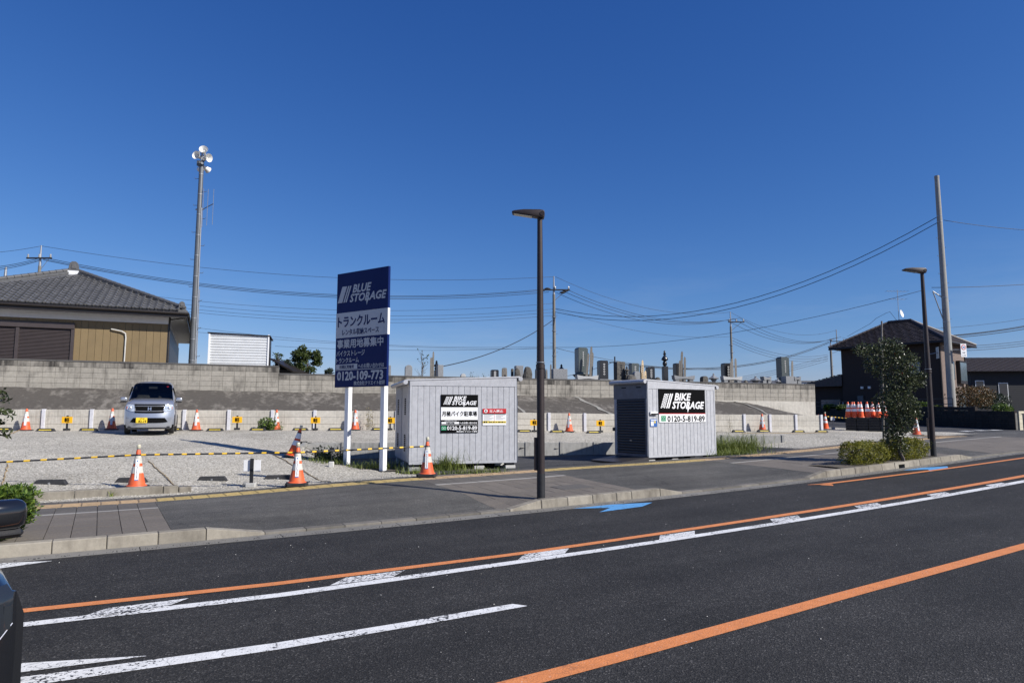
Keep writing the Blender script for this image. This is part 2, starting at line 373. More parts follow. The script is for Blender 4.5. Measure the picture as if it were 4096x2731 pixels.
M['tin'] = simple('corrugated_white', (.70,.71,.71), .3, .25, .06, 3)
M['wood_g'] = simple('weathered_wood', (.20,.185,.165), .85, var=.35, scale=20, rnd=.35)
M['wood_n'] = simple('new_wood', (.62,.47,.29), .7, var=.2, scale=20, rnd=.1)
M['twig'] = simple('twig_bark', (.10,.08,.06), .9, var=.3, scale=20)
M['bark'] = simple('bark', (.085,.07,.058), .9, var=.35, scale=24, bmp=.004, bscale=60)
def leafmat(name, a, b_, gloss=.35, trans=.25):
    m, t, b = new(name); g = nd(t, 'ShaderNodeNewGeometry')
    c = ramp(t, g.outputs['Random Per Island'], [(0, a), (.55, tuple((x+y)/2 for x, y in zip(a, b_))), (1, b_)])
    c = mixc(t, 1, c, ramp(t, noise(t, pos(t), 3.0, 3, .6), [(.3, .72), (.7, 1.15)]), 'MULTIPLY')
    L(t, c, b.inputs['Base Color']); b.inputs['Roughness'].default_value = gloss; b.inputs['Specular IOR Level'].default_value = .5
    tr = nd(t, 'ShaderNodeBsdfTranslucent'); L(t, c, tr.inputs[0]); ms = nd(t, 'ShaderNodeMixShader'); ms.inputs[0].default_value = trans
    L(t, b.outputs[0], ms.inputs[1]); L(t, tr.outputs[0], ms.inputs[2]); L(t, ms.outputs[0], t.nodes['Material Output'].inputs['Surface']); return m
M['leaf_holly'] = leafmat('leaf_holly', (.020,.032,.012), (.105,.125,.048), .36, .18)
M['leaf_hedge'] = leafmat('leaf_hedge', (.075,.09,.010), (.36,.34,.038), .55, .34)
M['leaf_azalea'] = leafmat('leaf_azalea', (.028,.07,.011), (.19,.27,.04), .42, .22)
M['leaf_tree'] = leafmat('leaf_tree', (.020,.045,.010), (.11,.14,.03), .5, .25)
M['leaf_dark'] = leafmat('leaf_dark', (.010,.022,.010), (.035,.055,.025), .5, .15)
M['leaf_rust'] = leafmat('leaf_rust', (.05,.05,.015), (.20,.10,.03), .5, .2)
M['grass'] = leafmat('grass_blade', (.07,.11,.02), (.30,.34,.08), .5, .35)
M['dry'] = leafmat('dry_stalk', (.20,.17,.09), (.40,.36,.20), .7, .3)
def stone(name, col, var=.3, rough=.35, sc=30):
    return simple(name, col, rough, var=var, scale=sc, rnd=.15)
M['g_dark'] = stone('granite_dark', (.022,.023,.026), .4, .28)
M['g_green'] = stone('granite_green', (.075,.09,.088), .35, .3)
M['g_grey'] = stone('granite_grey', (.24,.245,.25), .3, .45)
M['g_light'] = stone('granite_light', (.42,.42,.41), .25, .5)
M['g_old'] = stone('old_stone', (.085,.078,.068), .55, .85, 9)
M['g_mott'] = stone('mottled_stone', (.10,.092,.08), .6, .85, 14)
# ---------------------------------------------------------------- lettering
def text_mesh(s, h, width=None, bold=0.0, shear=0.0, cx=0, cz=0, depth=0, align='C', skewz=0, sx=1.0):
    """flat glyph mesh: x right, z up, facing -y; h = em height, width squeezes the line to that width"""
    c = bpy.data.curves.new('lettering', 'FONT'); c.body = s; c.size = 1; c.shear = shear; c.resolution_u = 2
    o = bpy.data.objects.new('lettering', c); COL.objects.link(o)
    me = bpy.data.meshes.new_from_object(o.evaluated_get(bpy.context.evaluated_depsgraph_get()))
    bpy.data.objects.remove(o); bpy.data.curves.remove(c)
    vs = [v.co.copy() for v in me.vertices]; fs = [tuple(p.vertices) for p in me.polygons]; bpy.data.meshes.remove(me)
    x0, x1 = min(v.x for v in vs), max(v.x for v in vs); y0, y1 = min(v.y for v in vs), max(v.y for v in vs)
    ky = h/(y1-y0); kx = (width/(x1-x0)) if width else ky*sx
    ox = {'C': (x0+x1)/2, 'L': x0, 'R': x1}[align]
    out = MB(); b = bold*h
    offs = [(0, 0)] if not bold else [(b, 0), (-b, 0), (0, b), (0, -b), (b*.7, b*.7), (-b*.7, b*.7), (b*.7, -b*.7), (-b*.7, -b*.7)]
    for k, (ax, az) in enumerate(offs):
        out.add([((v.x-ox)*kx+cx+ax, -.0002*k-depth, (v.y-(y0+y1)/2)*ky+cz+az+skewz*((v.x-ox)*kx)) for v in vs], fs)
    return out
def letters(parent, mat, items, name='lettering', y=-.003):
    mb = MB()
    for it in items:
        q = text_mesh(**it); mb.add(q.v, q.f)
    o = mb.build(name, mat, parent, fix=False); o.location = (0, y, 0); return o
# ================================================================= ground, road, pavement
def sgrid(ss, ts, zf): return [[W(s, t, zf(s, t)) for t in ts] for s in ss]
def frange(a, b, st):
    n = max(1, round((b-a)/st)); return [a+(b-a)*i/n for i in range(n+1)]
mb = MB()
def zg(x, y):
    s, t = ST(x, y); z = zroad(max(0, min(s, 40)))-.25
    return z+.75*sm(26, 45, t)
mb.sheet([[(x, y, zg(x, y)) for x in frange(-900, 900, 20)] for y in frange(-60, 1500, 20)])
struct(mb.build('ground', M['ground'], fix=False))
sroad = frange(-60, -4, 8)+frange(-3, 40, 1)+frange(44, 160, 8)
mb = MB().sheet(sgrid(sroad, [-16, -8, 0, 3, 6, 9.27], lambda s, t: zroad(s)))
road = struct(mb.build('road', M['asphalt'], fix=False))
def mark(poly, mat, up=.004, name='marking'):
    """a painted sheet given as two edges [(s, t), ...] of equal length"""
    a, b = poly
    m = MB().sheet([[W(s, t, zroad(s)+up) for s, t in (a[i], b[i])] for i in range(len(a))])
    return m.build(name, M[mat], road, fix=False)
def band(pts, s0, s1, mat, up=.004, step=.5):
    ss = frange(s0, s1, step)
    e0 = [(p[0], p[1]) for p in pts]; e1 = [(p[0], p[2]) for p in pts]
    return mark(([(s, interp(s, e0)) for s in ss], [(s, interp(s, e1)) for s in ss]), mat, up)
band([(-6, 7.0, 6.87), (-.5, 7.05, 6.92), (1.5, 6.89, 6.76), (4.2, 6.82, 6.70), (9, 6.95, 6.81), (17, 7.10, 6.93), (60, 7.3, 7.15)], -8, 60, 'paint_orange')
band([(-6, 6.60, 6.47), (-.47, 6.60, 6.47), (1.4, 6.46, 6.32), (3, 6.48, 6.33), (5, 6.48, 6.34), (10, 6.57, 6.42), (16, 6.71, 6.54), (60, 6.9, 6.75)], -8, 60, 'paint_white')
band([(-1, 3.60, 3.45), (2.85, 3.71, 3.56), (5.75, 3.84, 3.69), (9.2, 3.94, 3.79), (60, 4.3, 4.15)], -1, 60, 'paint_orange')
mark(([(-4, 5.55), (-1, 5.37), (-.15, 5.24), (1.12, 5.11), (2.1, 5.08), (3.05, 5.07)], [(-4, 5.36), (-1, 5.19), (-.15, 5.07), (1.12, 4.96), (2.1, 4.95), (3.13, 4.95)]), 'paint_white')
mark(([(-3, 6.25), (-1, 5.76), (-.4, 5.57), (.35, 5.29)], [(-3, 5.75), (-1, 5.52), (-.4, 5.37), (.35, 5.28)]), 'paint_white')
mark(([(-3, 9.30), (-1.3, 9.30), (-1.3, 9.42), (-.36, 9.12)], [(-3, 8.95), (-1.3, 8.95), (-1.3, 8.80), (-.36, 9.11)]), 'paint_white')
band([(12.4, 9.00, 8.97), (12.75, 8.93, 8.80), (17, 8.84, 8.71), (21, 8.76, 8.63), (60, 8.5, 8.36)], 12.4, 60, 'paint_orange', up=.008, step=.35)
mark(([(12.56, 8.83), (12.62, 8.72), (12.66, 8.60)], [(12.90, 8.82), (12.84, 8.72), (12.68, 8.60)]), 'paint_orange')
for s0 in (-2.2, -.10, 1.90, 3.95, 6.0, 8.18, 10.28, 12.45, 14.55, 16.7, 18.8):
    o = .10*sm(5, 12, s0)
    mark(([(s0+.24, 6.70+o), (s0+.85, 6.69+o)], [(s0+.02, 6.481+o*.8), (s0+.64, 6.484+o*.8)]), 'paint_hatch', up=.006)
for k in (0, 9.62):
    m = MB(); P = [(6.72, 9.262), (7.52, 9.262), (8.26, 9.04), (7.79, 8.78), (6.84, 8.71), (7.28, 8.98)]
    m.add([W(s+k, t, zroad(s+k)+.004) for s, t in P], [(0, 1, 5), (1, 2, 3, 5), (5, 3, 4)]); m.build('marking', M['paint_blue'], road, fix=False)
# gutter and kerb: single stones
gut = struct(thing('gutter', None, None)); 
for i, s0 in enumerate(frange(-6, 33, 1.62)[:-1]):
    s1 = s0+1.615
    MB().hexa([W(s, t, zroad(s)-.05) for s, t in ((s0, 9.27), (s1, 9.27), (s1, 9.498), (s0, 9.498))],
              [W(s, t, zroad(s)+.002+.012*(t > 9.4)) for s, t in ((s0, 9.27), (s1, 9.27), (s1, 9.498), (s0, 9.498))]).build('gutter_slab', M['gutter'], gut)
kerb = struct(thing('kerb', None, None))
def kstone(s0, s1, h0, h1):
    b = [W(s, t, zroad(s)-.05) for s, t in ((s0, 9.50), (s1, 9.50), (s1, 9.66), (s0, 9.66))]
    tp = [W(s0, 9.50+.02*h0/.15, zroad(s0)+h0), W(s1, 9.50+.02*h1/.15, zroad(s1)+h1), W(s1, 9.66, zroad(s1)+h1+.004), W(s0, 9.66, zroad(s0)+h0+.004)]
    MB().hexa(b, tp).build('kerb_stone', M['kerb' if max(h0, h1) > .05 else 'kerb_low'], kerb, bevel=.010 if min(h0, h1) > .05 else .004)
def krun(a, b, n, h):
    for i in range(n): kstone(lerp(a, b, i/n)+.003, lerp(a, b, (i+1)/n)-.003, h, h)
krun(-6.85, 1.23, 15, .15); kstone(1.236, 1.937, .15, .046); krun(1.94, 5.67, 7, .045); kstone(5.68, 6.27, .045, .15)
krun(6.28, 7.86, 3, .15); kstone(7.863, 8.20, .15, .15); kstone(8.206, 8.887, .15, .15); kstone(8.893, 9.437, .15, .046); krun(9.44, 13.2, 7, .045)
kstone(13.2, 13.8, .045, .15); krun(13.8, 16.45, 5, .15)
# drain block with its mouth
m = MB()
for a, b_ in ((16.453, 16.60), (16.86, 17.05)):
    m.hexa([W(a, 9.5, zroad(a)-.05), W(b_, 9.5, zroad(b_)-.05), W(b_, 9.66, zroad(b_)-.05), W(a, 9.66, zroad(a)-.05)],
           [W(a, 9.51, zroad(a)+.15), W(b_, 9.51, zroad(b_)+.15), W(b_, 9.66, zroad(b_)+.154), W(a, 9.66, zroad(a)+.154)])
m.hexa([W(16.60, 9.506, zroad(16.6)+.10), W(16.86, 9.506, zroad(16.86)+.10), W(16.86, 9.66, zroad(16.86)+.10), W(16.60, 9.66, zroad(16.6)+.10)],
       [W(16.60, 9.51, zroad(16.6)+.15), W(16.86, 9.51, zroad(16.86)+.15), W(16.86, 9.66, zroad(16.86)+.154), W(16.60, 9.66, zroad(16.6)+.154)])
m.build('drain_stone', M['kerb'], kerb)
krun(17.053, 19.5, 5, .15); kstone(19.5, 20.1, .15, .045); krun(20.1, 33, 18, .045)
# pavement sheet: sits low under the paver fields
PAVE = [(-8, .86), (5.55, 8.56), (13.66, 20.2), (21.6, 27.5)]
def inpave(s): return any(a <= s <= b for a, b in PAVE)
ts = [9.655, 9.9, 10.3, 10.8, 11.3, 12, 12.7, 13.35, 13.62]
ssw = sorted(set([round(x, 3) for x in frange(-8, 31.9, .5)]+[q for a, b in PAVE for q in (a-.001, a, b, b+.001)]))
m = MB().sheet([[W(s, t, zwalk(s, t)-(.02 if inpave(s) else 0)) for t in ts] for s in ssw])
walk = struct(m.build('sidewalk', M['walk'], fix=False))
def paver(s0, s1, t0, t1, mat, jz):
    g = .004
    c = [(s0+g, t0+g), (s1-g, t0+g), (s1-g, t1-g), (s0+g, t1-g)]
    MB().hexa([W(s, t, zwalk(s, t)-.03) for s, t in c], [W(s, t, zwalk(s, t)+jz) for s, t in c]).build('paver', M[mat], walk, fix=False)
for (a, b), ds, lead in zip(PAVE, (.27, .30, .60, .75), (0, .05, .05, 0)):
    n = round((b-a)/ds)
    if a < 0: a = -3.46; n = 16
    rows = [(9.67+.30*i, 9.97+.30*i, 'paver') for i in range(7)]+[(11.77, 12.00, 'paver'), (12.0, 12.12, 'paver_l'), (12.12, 12.46, 'paver_d'), (12.46, 12.82, 'paver_d'), (13.26, 13.60, 'paver_d')]
    if a > 10: rows = [(9.67, 10.27, 'paver'), (10.27, 10.87, 'paver'), (10.87, 11.47, 'paver'), (11.47, 12.0, 'paver')]+rows[8:]
    for i in range(n):
        for t0, t1, mt in rows: paver(lerp(a, b, i/n), lerp(a, b, (i+1)/n), t0, t1, mt, R.uniform(-.002, .002))
# tactile guide tiles
def tactile(mat):
    m = MB().box(0, .258, 0, .40, -.02, .004)
    for k in range(4): m.box(.012, .246, .045+.088*k, .085+.088*k, .003, .011)
    return m.mesh('tactile_tile', M[mat])
TY, TB = tactile('tact_y'), tactile('tact_b')
for i in range(118):
    s = -5.2+.265*i
    a = W(s, 12.84, zwalk(s+.13, 13)+.001)
    o = put('tactile_tile', TB if inpave(s+.1) else TY, walk, a); sl = math.atan((zwalk(s+.25, 13)-zwalk(s, 13))/.25)
    o.rotation_euler = (0, -sl, AD)
m = MB()
for i in range(3):
    for j in range(5):
        s, t = 26.0+i*.3, 12.84+j*.3; m.hexa([W(s, t, zwalk(s, t)-.02), W(s+.29, t, zwalk(s, t)-.02), W(s+.29, t+.29, zwalk(s, t)-.02), W(s, t+.29, zwalk(s, t)-.02)],
            [W(s, t, zwalk(s, t)+.008), W(s+.29, t, zwalk(s, t)+.008), W(s+.29, t+.29, zwalk(s, t)+.008), W(s, t+.29, zwalk(s, t)+.008)])
m.build('blister_tiles', M['tact_b'], walk)
# manhole cover in the middle paved field, shallow steel frame
m = MB(); c = [(7.35, 10.35), (8.05, 10.35), (8.05, 10.85), (7.35, 10.85)]
m.hexa([W(s, t, zwalk(s, t)-.02) for s, t in c], [W(s, t, zwalk(s, t)+.006) for s, t in c]); m.build('access_cover', M['paver_d'], walk)
# gravel lot
LW0, LW1 = onlot(1216, 1770), onlot(3130, 1768)          # low retaining wall behind the storage pad
def low_t(s):
    s0, t0 = ST(LW0.x, LW0.y); s1, t1 = ST(LW1.x, LW1.y)
    return lerp(t0, t1, (s-s0)/(s1-s0))
LWS0, LWS1 = ST(LW0.x, LW0.y)[0], ST(LW1.x, LW1.y)[0]
def padleft(t): return interp(t, [(13.6, 7.0), (14.6, 6.6), (15.2, 5.9), (16.4, 4.95), (18.0, 4.8), (22.5, LWS0)])
def wob(s, t): return .012*math.sin(s*2.3+1)*math.sin(t*1.9)+.009*math.sin(s*5.1+t*3.7)
def zlotw(s, t): return zlot(s, t)+wob(s, t)*sm(13.6, 14.2, t)
PW = lambda X: 26.8+.212*X                              # panel wall line
def lotfront(s): return 13.62
m = MB()
step = .35
S_ = frange(-14, 32.2, step)
vid = {}
def inside(s, t):
    x, y = s*D[0]+t*N[0], s*D[1]+t*N[1]
    if y > PW(x)+.3 and x < 13.6: return False
    if s > padleft(min(t, 22.4)) and s < 18.1 and t < low_t(s)+.1: return False
    if s > 32.0: return False
    return True
T_ = [13.62]+frange(13.9, 38, step)
def vtx(i, j):
    if (i, j) not in vid:
        s, t = S_[i], T_[j]; vid[(i, j)] = len(m.v); m.v.append(W(s, t, zlotw(s, t))[:])
    return vid[(i, j)]
for i in range(len(S_)-1):
    for j in range(len(T_)-1):
        s, t = (S_[i]+S_[i+1])/2, (T_[j]+T_[j+1])/2
        x, y = s*D[0]+t*N[0], s*D[1]+t*N[1]
        if inside(s, t) and not (y > 36.5):
            m.f.append((vtx(i, j), vtx(i+1, j), vtx(i+1, j+1), vtx(i, j+1))); m.m.append(0)
lot = struct(m.build('gravel_lot', M['gravel'], fix=False, smooth='all'))
# loose stones on the gravel, all one mass
m = MB(); rr = random.Random(5)
for i in range(9000):
    s = rr.uniform(-3.5, 6.2); t = 13.6+abs(rr.gauss(0, 2.2))
    if i % 3 == 0: s = rr.uniform(18, 27); t = rr.uniform(13.6, 17)
    if not inside(s, t): continue
    p = W(s, t, zlotw(s, t)+.004); r = rr.uniform(.006, .017); a = rr.uniform(0, 6.28)
    q = [Vector((math.cos(a+k*PI/2)*r*rr.uniform(.7, 1.2), math.sin(a+k*PI/2)*r*rr.uniform(.7, 1.2), rr.uniform(-.2, .3)*r)) for k in range(4)]
    m.add([p+x for x in q]+[p+Vector((0, 0, r*.8))], [(0, 1, 4), (1, 2, 4), (2, 3, 4), (3, 0, 4)])
m.build('gravel', M['gravel'], fix=False)
tag(COL.objects['gravel'], 'loose pale stones scattered along the edge of the gravel lot', 'gravel', kind='stuff')
# storage pad of asphalt in front of the low wall
def zpad(s, t): return lerp(zwalk(s, 13.62), lerp(.27+.004*max(0, s-8), zwalk(s, 13.62)-.01, sm(16.3, 18.6, s)), sm(13.62, 14.6, t))
m = MB()
for i in range(len(S_)-1):
    s0, s1 = S_[i], S_[i+1]
    if s1 < 4.2 or s0 > 18.3: continue
    tt = frange(13.625, max(14, low_t(s0)+.35), .3)
    for ta, tb in zip(tt, tt[1:]):
        if s1 > padleft((ta+tb)/2)-.2: m.sheet([[W(s, min(t, low_t(s)+.05), zpad(s, t)) for t in (ta, tb)] for s in (s0, s1)])
struct(m.build('storage_pad', M['pad'], fix=False))
# bare soil strip with weeds between the gravel and the pad
m = MB(); e0 = [(padleft(t)-.05, t) for t in frange(13.8, 20.8, .5)]
m.sheet([[W(s, t, zlot(s, t)+.004), W(s+.45, t, lerp(zlot(s, t), zpad(s, t), .5)+.02), W(s+1.15, t, zpad(s+1.1, t)+.012)] for s, t in e0])
struct(m.build('soil_strip', M['earth'], fix=False, smooth='all'))
# lane beside the lot
def zlane(x, y): return .70+.017*(y-29)
m = MB().sheet([[W(s, t, lerp(zroad(s)+.03, zlane(*W(s, t)[:2]), sm(10, 15, t))) for t in [9.3, 10.5, 12, 13.5, 15, 18, 22, 27, 33, 40, 50]] for s in [31.9]+frange(33, 90, 1.5)])
struct(m.build('lane', M['pad'], fix=False))
lane = COL.objects['lane']
def lmark(poly):
    m_ = MB(); m_.add([(p.x, p.y, zlane(p.x, p.y)+.02) for p in poly], [tuple(range(len(poly)))]); m_.build('marking', M['paint_white'], lane, fix=False)

# grit swept into the gutter
m = MB(); rr = random.Random(15)
for i in range(1500):
    s = rr.uniform(-3, 24); t = 9.30+abs(rr.gauss(0, .06)); r = rr.uniform(.004, .013); p = W(s, t, zroad(s)+.004); a = rr.uniform(0, 6)
    m.add([p+Vector((math.cos(a+k*2.1)*r, math.sin(a+k*2.1)*r, 0)) for k in range(3)]+[p+Vector((0, 0, r))], [(0, 1, 3), (1, 2, 3), (2, 0, 3)])
tag(m.build('grit', M['pad'], fix=False), 'fine dark grit swept along the gutter', 'grit', kind='stuff')
m = MB()
for i in range(160):
    s = rr.uniform(-2, 14); t = rr.uniform(3, 9.2); r = rr.uniform(.003, .009); p = W(s, t, zroad(s)+.002); a = rr.uniform(0, 6)
    m.add([p+Vector((math.cos(a+k*2.1)*r, math.sin(a+k*2.1)*r, 0)) for k in range(3)]+[p+Vector((0, 0, r*.8))], [(0, 1, 3), (1, 2, 3), (2, 0, 3)])
tag(m.build('road_chips', M['conc'], fix=False), 'tiny pale stone chips strewn over the road surface', 'chips', kind='stuff')
# ================================================================= walls along the back of the lot
def wallbase(X):
    s, t = ST(X, PW(X)); return zlot(s, t)-.03
PWX = [-20.3, -18.85, -17.4, -15.95]+[-15.95+1.45*k for k in range(1, 13)]+[2.89]+[2.89+1.368*k for k in range(1, 6)]+[10.9, 12.1, 13.3]
pw = thing('panel_wall', 'low concrete panel wall with white posts along the back of the gravel lot', 'wall')
PH = .735
pa = math.atan(.212)
for i, X in enumerate(PWX):
    z = wallbase(X)
    m = MB().box(-.055, .055, -.09, .05, -.15, PH+.01); o = m.build('post', M['post_c'], pw, (X, PW(X), z), pa, bevel=.006)
    if i+1 < len(PWX):
        X1 = PWX[i+1]; z1 = wallbase(X1); L_ = (X1-X)/math.cos(pa)
        for r in range(3):
            h0, h1 = r*.245-.05*(r == 0), (r+1)*.245-.007
            m = MB().add([(.05,-.04,h0),(L_-.05,-.04,h0+z1-z),(L_-.05,.03,h0+z1-z),(.05,.03,h0),(.05,-.04,h1),(L_-.05,-.04,h1+z1-z),(L_-.05,.03,h1+z1-z),(.05,.03,h1)],
                [(0,3,2,1),(4,5,6,7),(0,1,5,4),(1,2,6,5),(2,3,7,6),(3,0,4,7)])
            m.build('panel', M['panel'], pw, (X, PW(X), z), pa, bevel=.006)
# block walls behind the sloping bank
BW = lambda X: 28.67+.259*X
ba = math.atan(.259)
def zcap(X): return interp(X, [(-21, 3.545), (-9.0, 3.40)]) if X < -9.0 else interp(X, [(-9.0, 3.12), (14.35, 2.95)])
def zbank(X): return interp(X, [(-21, 2.56), (-9, 2.43), (0, 2.33), (14.4, 2.12)])
def block_wall(label, X0, X1, rows, seed):
    Lw = (X1-X0)/math.cos(ba); tilt = math.atan((zcap(X1-.01)-zcap(X0+.01))/Lw)
    root = thing('block_wall', label, 'wall', (X0, BW(X0), zcap(X0+.01)))
    root.rotation_euler = Matrix.Rotation(ba, 4, 'Z').to_euler(); root.rotation_euler = (Matrix.Rotation(ba, 3, 'Z') @ Matrix.Rotation(-tilt, 3, 'Y')).to_euler()
    n = round(Lw/.40); bl = Lw/n; H = .193
    MB().box(0, Lw, .012, .13, -rows*H-.5, -.05).build('mortar_core', M['joint'], root)
    me = MB().box(.0035, bl-.0035, 0, .10, .0035, H-.0035).mesh('block', M['block'], bevel=.004)
    mt_ = me.copy(); mt_.materials[0] = M['block_top']
    for r in range(rows):
        for k in range(n): put('block', mt_ if r == 0 else me, root, (k*bl, R.uniform(-.002, .002), -.05-(r+1)*H))
    for k in range(0, n, 3): MB().box(k*bl+.002, min(Lw, (k+3)*bl)-.002, -.012, .15, -.048, .012).build('coping', M['blockcap'], root, bevel=.005)
    return root
block_wall('tall stained concrete block wall below the tiled bungalow', -21.0, -9.0, 6, 1)
block_wall('long stained concrete block wall below the gravestones', -9.0, 14.35, 4, 2)
# end pillar strip joining the two heights, footing under the right end
m = MB()
for a, b_ in ((-9.0, 0), (0, 8), (8, 14.3)):
    m.hexa([(a, BW(a)-.03, zbank(a)-.7), (b_, BW(b_)-.03, zbank(b_)-.7), (b_, BW(b_)+.2, zbank(b_)-.7), (a, BW(a)+.2, zbank(a)-.7)],
           [(a, BW(a)-.03, zcap(a)-.05-4*.193+.004), (b_, BW(b_)-.03, zcap(b_)-.05-4*.193+.004), (b_, BW(b_)+.2, zcap(b_)-.05-4*.193), (a, BW(a)+.2, zcap(a)-.05-4*.193)])
tag(m.build('wall_footing', M['panel']), 'grey concrete footing strip under the long block wall', 'footing')
# sloping concrete bank
m = MB(); XS = frange(-21, 13.25, .35); rows = []
for X in XS:
    e = sm(9.5, 13.6, X); row = []
    for k in range(7):
        q = k/6
        y = lerp(PW(X)-.02, BW(X)+.02, q); z0 = wallbase(X)+PH-.03
        z1 = lerp(zbank(X), zbank(X)-.1, sm(7, 12, X))
        z = lerp(z0, z1, q)+.10*math.sin(PI*q)*sm(4, 10, X)
        z = lerp(z, z0-.02, e*e*.95)+.012*math.sin(X*3.1+k)+.01*math.sin(X*7.7+2*k)
        row.append((X, y, z))
    rows.append(row)
m.sheet(rows)
bank = tag(struct(m.build('concrete_bank', M['bank'], fix=False, smooth='all')))
def bankpt(X, q):
    z0 = wallbase(X)+PH-.03; z1 = lerp(zbank(X), zbank(X)-.1, sm(7, 12, X)); z = lerp(z0, z1, q)+.10*math.sin(PI*q)*sm(4, 10, X)
    return Vector((X, lerp(PW(X)-.02, BW(X)+.02, q), lerp(z, z0-.02, sm(9.5, 13.6, X)**2*.95)+.022))
for X0, X1, wd in ((-.5, .55, .07), (2.7, 4.0, .09), (10.2, 10.9, .06), (-3.2, -2.6, .04)):   # pale mortar repair streaks
    rr = random.Random(int(X0*10)); A_, B_ = [], []
    for k in range(9):
        q = 1-k/8; X = lerp(X0, X1, k/8)+rr.uniform(-.05, .05); w_ = wd*rr.uniform(.5, 1.3)
        A_.append(bankpt(X-w_, q)); B_.append(bankpt(X+w_, q))
    MB().sheet([[a, b_] for a, b_ in zip(A_, B_)]).build('repair_streak', M['bank_crack'], bank, fix=False)
# raised cemetery and yard ground behind the wall
m = MB(); rows = []
for X in frange(-60, 14.3, 2):
    b0 = BW(X)+.13; z = (zcap(X) if X > -9 else 2.62)-.12
    rows.append([(X, b0, z), (X, b0+6, z-.05), (X, b0+14, z-.35), (X, b0+60, z-1.0)])
m.sheet(rows); struct(m.build('raised_ground', M['ground'], fix=False))
# low retaining wall behind the storage pad
la = math.atan2(LW1.y-LW0.y, LW1.x-LW0.x); LL = math.hypot(LW1.x-LW0.x, LW1.y-LW0.y)
lw = thing('low_retaining_wall', 'low weathered concrete retaining wall behind the two storage boxes', 'wall', (LW0.x, LW0.y, 0), la)
nb = 14
for k in range(nb+1):
    x = LL*k/nb; p = LW0.lerp(LW1, k/nb); zt = p.z+.22*sm(.72, .80, k/nb)
    MB().box(x-.05, x+.05, -.06, .06, -.1, zt+.015).build('post', M['lowpanel'], lw, bevel=.005)
    if k < nb:
        x1 = LL*(k+1)/nb; z1 = LW0.lerp(LW1, (k+1)/nb).z+.22*sm(.72, .80, (k+1)/nb)
        MB().hexa([(x+.05, -.03, -.1), (x1-.05, -.03, -.1), (x1-.05, .05, -.1), (x+.05, .05, -.1)], [(x+.05, -.03, zt), (x1-.05, -.03, z1), (x1-.05, .05, z1), (x+.05, .05, zt)]).build('panel', M['lowpanel'], lw, bevel=.005)
p = LW0; o = MB().box(-.06, .06, -1.6, 0, -.1, p.z-.02).build('return_panel', M['lowpanel'], lw, bevel=.005)
# small kerb between pavement and gravel on the left
m0 = thing('edging_kerb', 'pale concrete edging kerb between the left pavement and the gravel', 'kerb', (0, 0, 0))
for a, b_, h in ((-4.8, -3.0, .14), (-2.995, -1.2, .14), (-1.195, -.30, .14), (-.295, 1.05, .14), (1.06, 1.30, .13), (1.31, 1.52, .10)):
    t0, t1 = 13.95, 14.12
    f = lambda s: zwalk(s, 13.6)
    MB().hexa([W(a, t0, f(a)-.1), W(b_, t0, f(b_)-.1), W(b_, t1, f(b_)-.1), W(a, t1, f(a)-.1)], [W(a, t0, f(a)+h), W(b_, t0, f(b_)+h), W(b_, t1, f(b_)+h), W(a, t1, f(a)+h)]).build('kerb_stone', M['kerb'], m0, bevel=.012)
# dark wall on the far side of the lane
WA, WC = Vector((24.6, 33.5, 0)), Vector((22.4, 52, 0))
wdv = (WC-WA); wl = wdv.length; wa = math.atan2(wdv.y, wdv.x)
dw = thing('dark_wall', 'dark brown block wall along the lane below the two storey house', 'wall', (WA.x, WA.y, 0), wa)
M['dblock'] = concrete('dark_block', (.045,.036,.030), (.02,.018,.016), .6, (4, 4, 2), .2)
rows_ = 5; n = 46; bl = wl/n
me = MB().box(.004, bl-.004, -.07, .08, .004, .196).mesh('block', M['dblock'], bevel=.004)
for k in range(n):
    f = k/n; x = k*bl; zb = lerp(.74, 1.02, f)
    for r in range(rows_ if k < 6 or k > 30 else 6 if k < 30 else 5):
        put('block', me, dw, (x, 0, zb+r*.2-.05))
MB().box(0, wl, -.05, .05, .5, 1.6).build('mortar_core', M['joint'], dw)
dirn = Vector((wdv.x, wdv.y, 0)).normalized()
M['sunwall'] = concrete('sunlit_block', (.55,.50,.38), (.3,.27,.2), .4, (8, 8, 2), .1)  # sunlit return of the dark lane wall, the light put into paler blocks
ew = thing('corner_wall', 'sunlit block return of the dark lane wall turning the corner at the right picture edge', 'wall', (WA.x+.12, WA.y-.02, .70), AD-.12)
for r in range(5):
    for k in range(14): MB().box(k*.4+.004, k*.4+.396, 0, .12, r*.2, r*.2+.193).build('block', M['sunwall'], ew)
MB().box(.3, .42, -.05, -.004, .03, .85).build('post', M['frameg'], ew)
for a in ((3870, 1727), (3925, 1724), (3985, 1722.5)):
    p = on(a[0], a[1], lambda s, t: zlane(*W(s, t)[:2])); lmark([p+W(q, r_) for q, r_ in ((0, 0), (.75, 0), (.75, .42), (0, .42))])
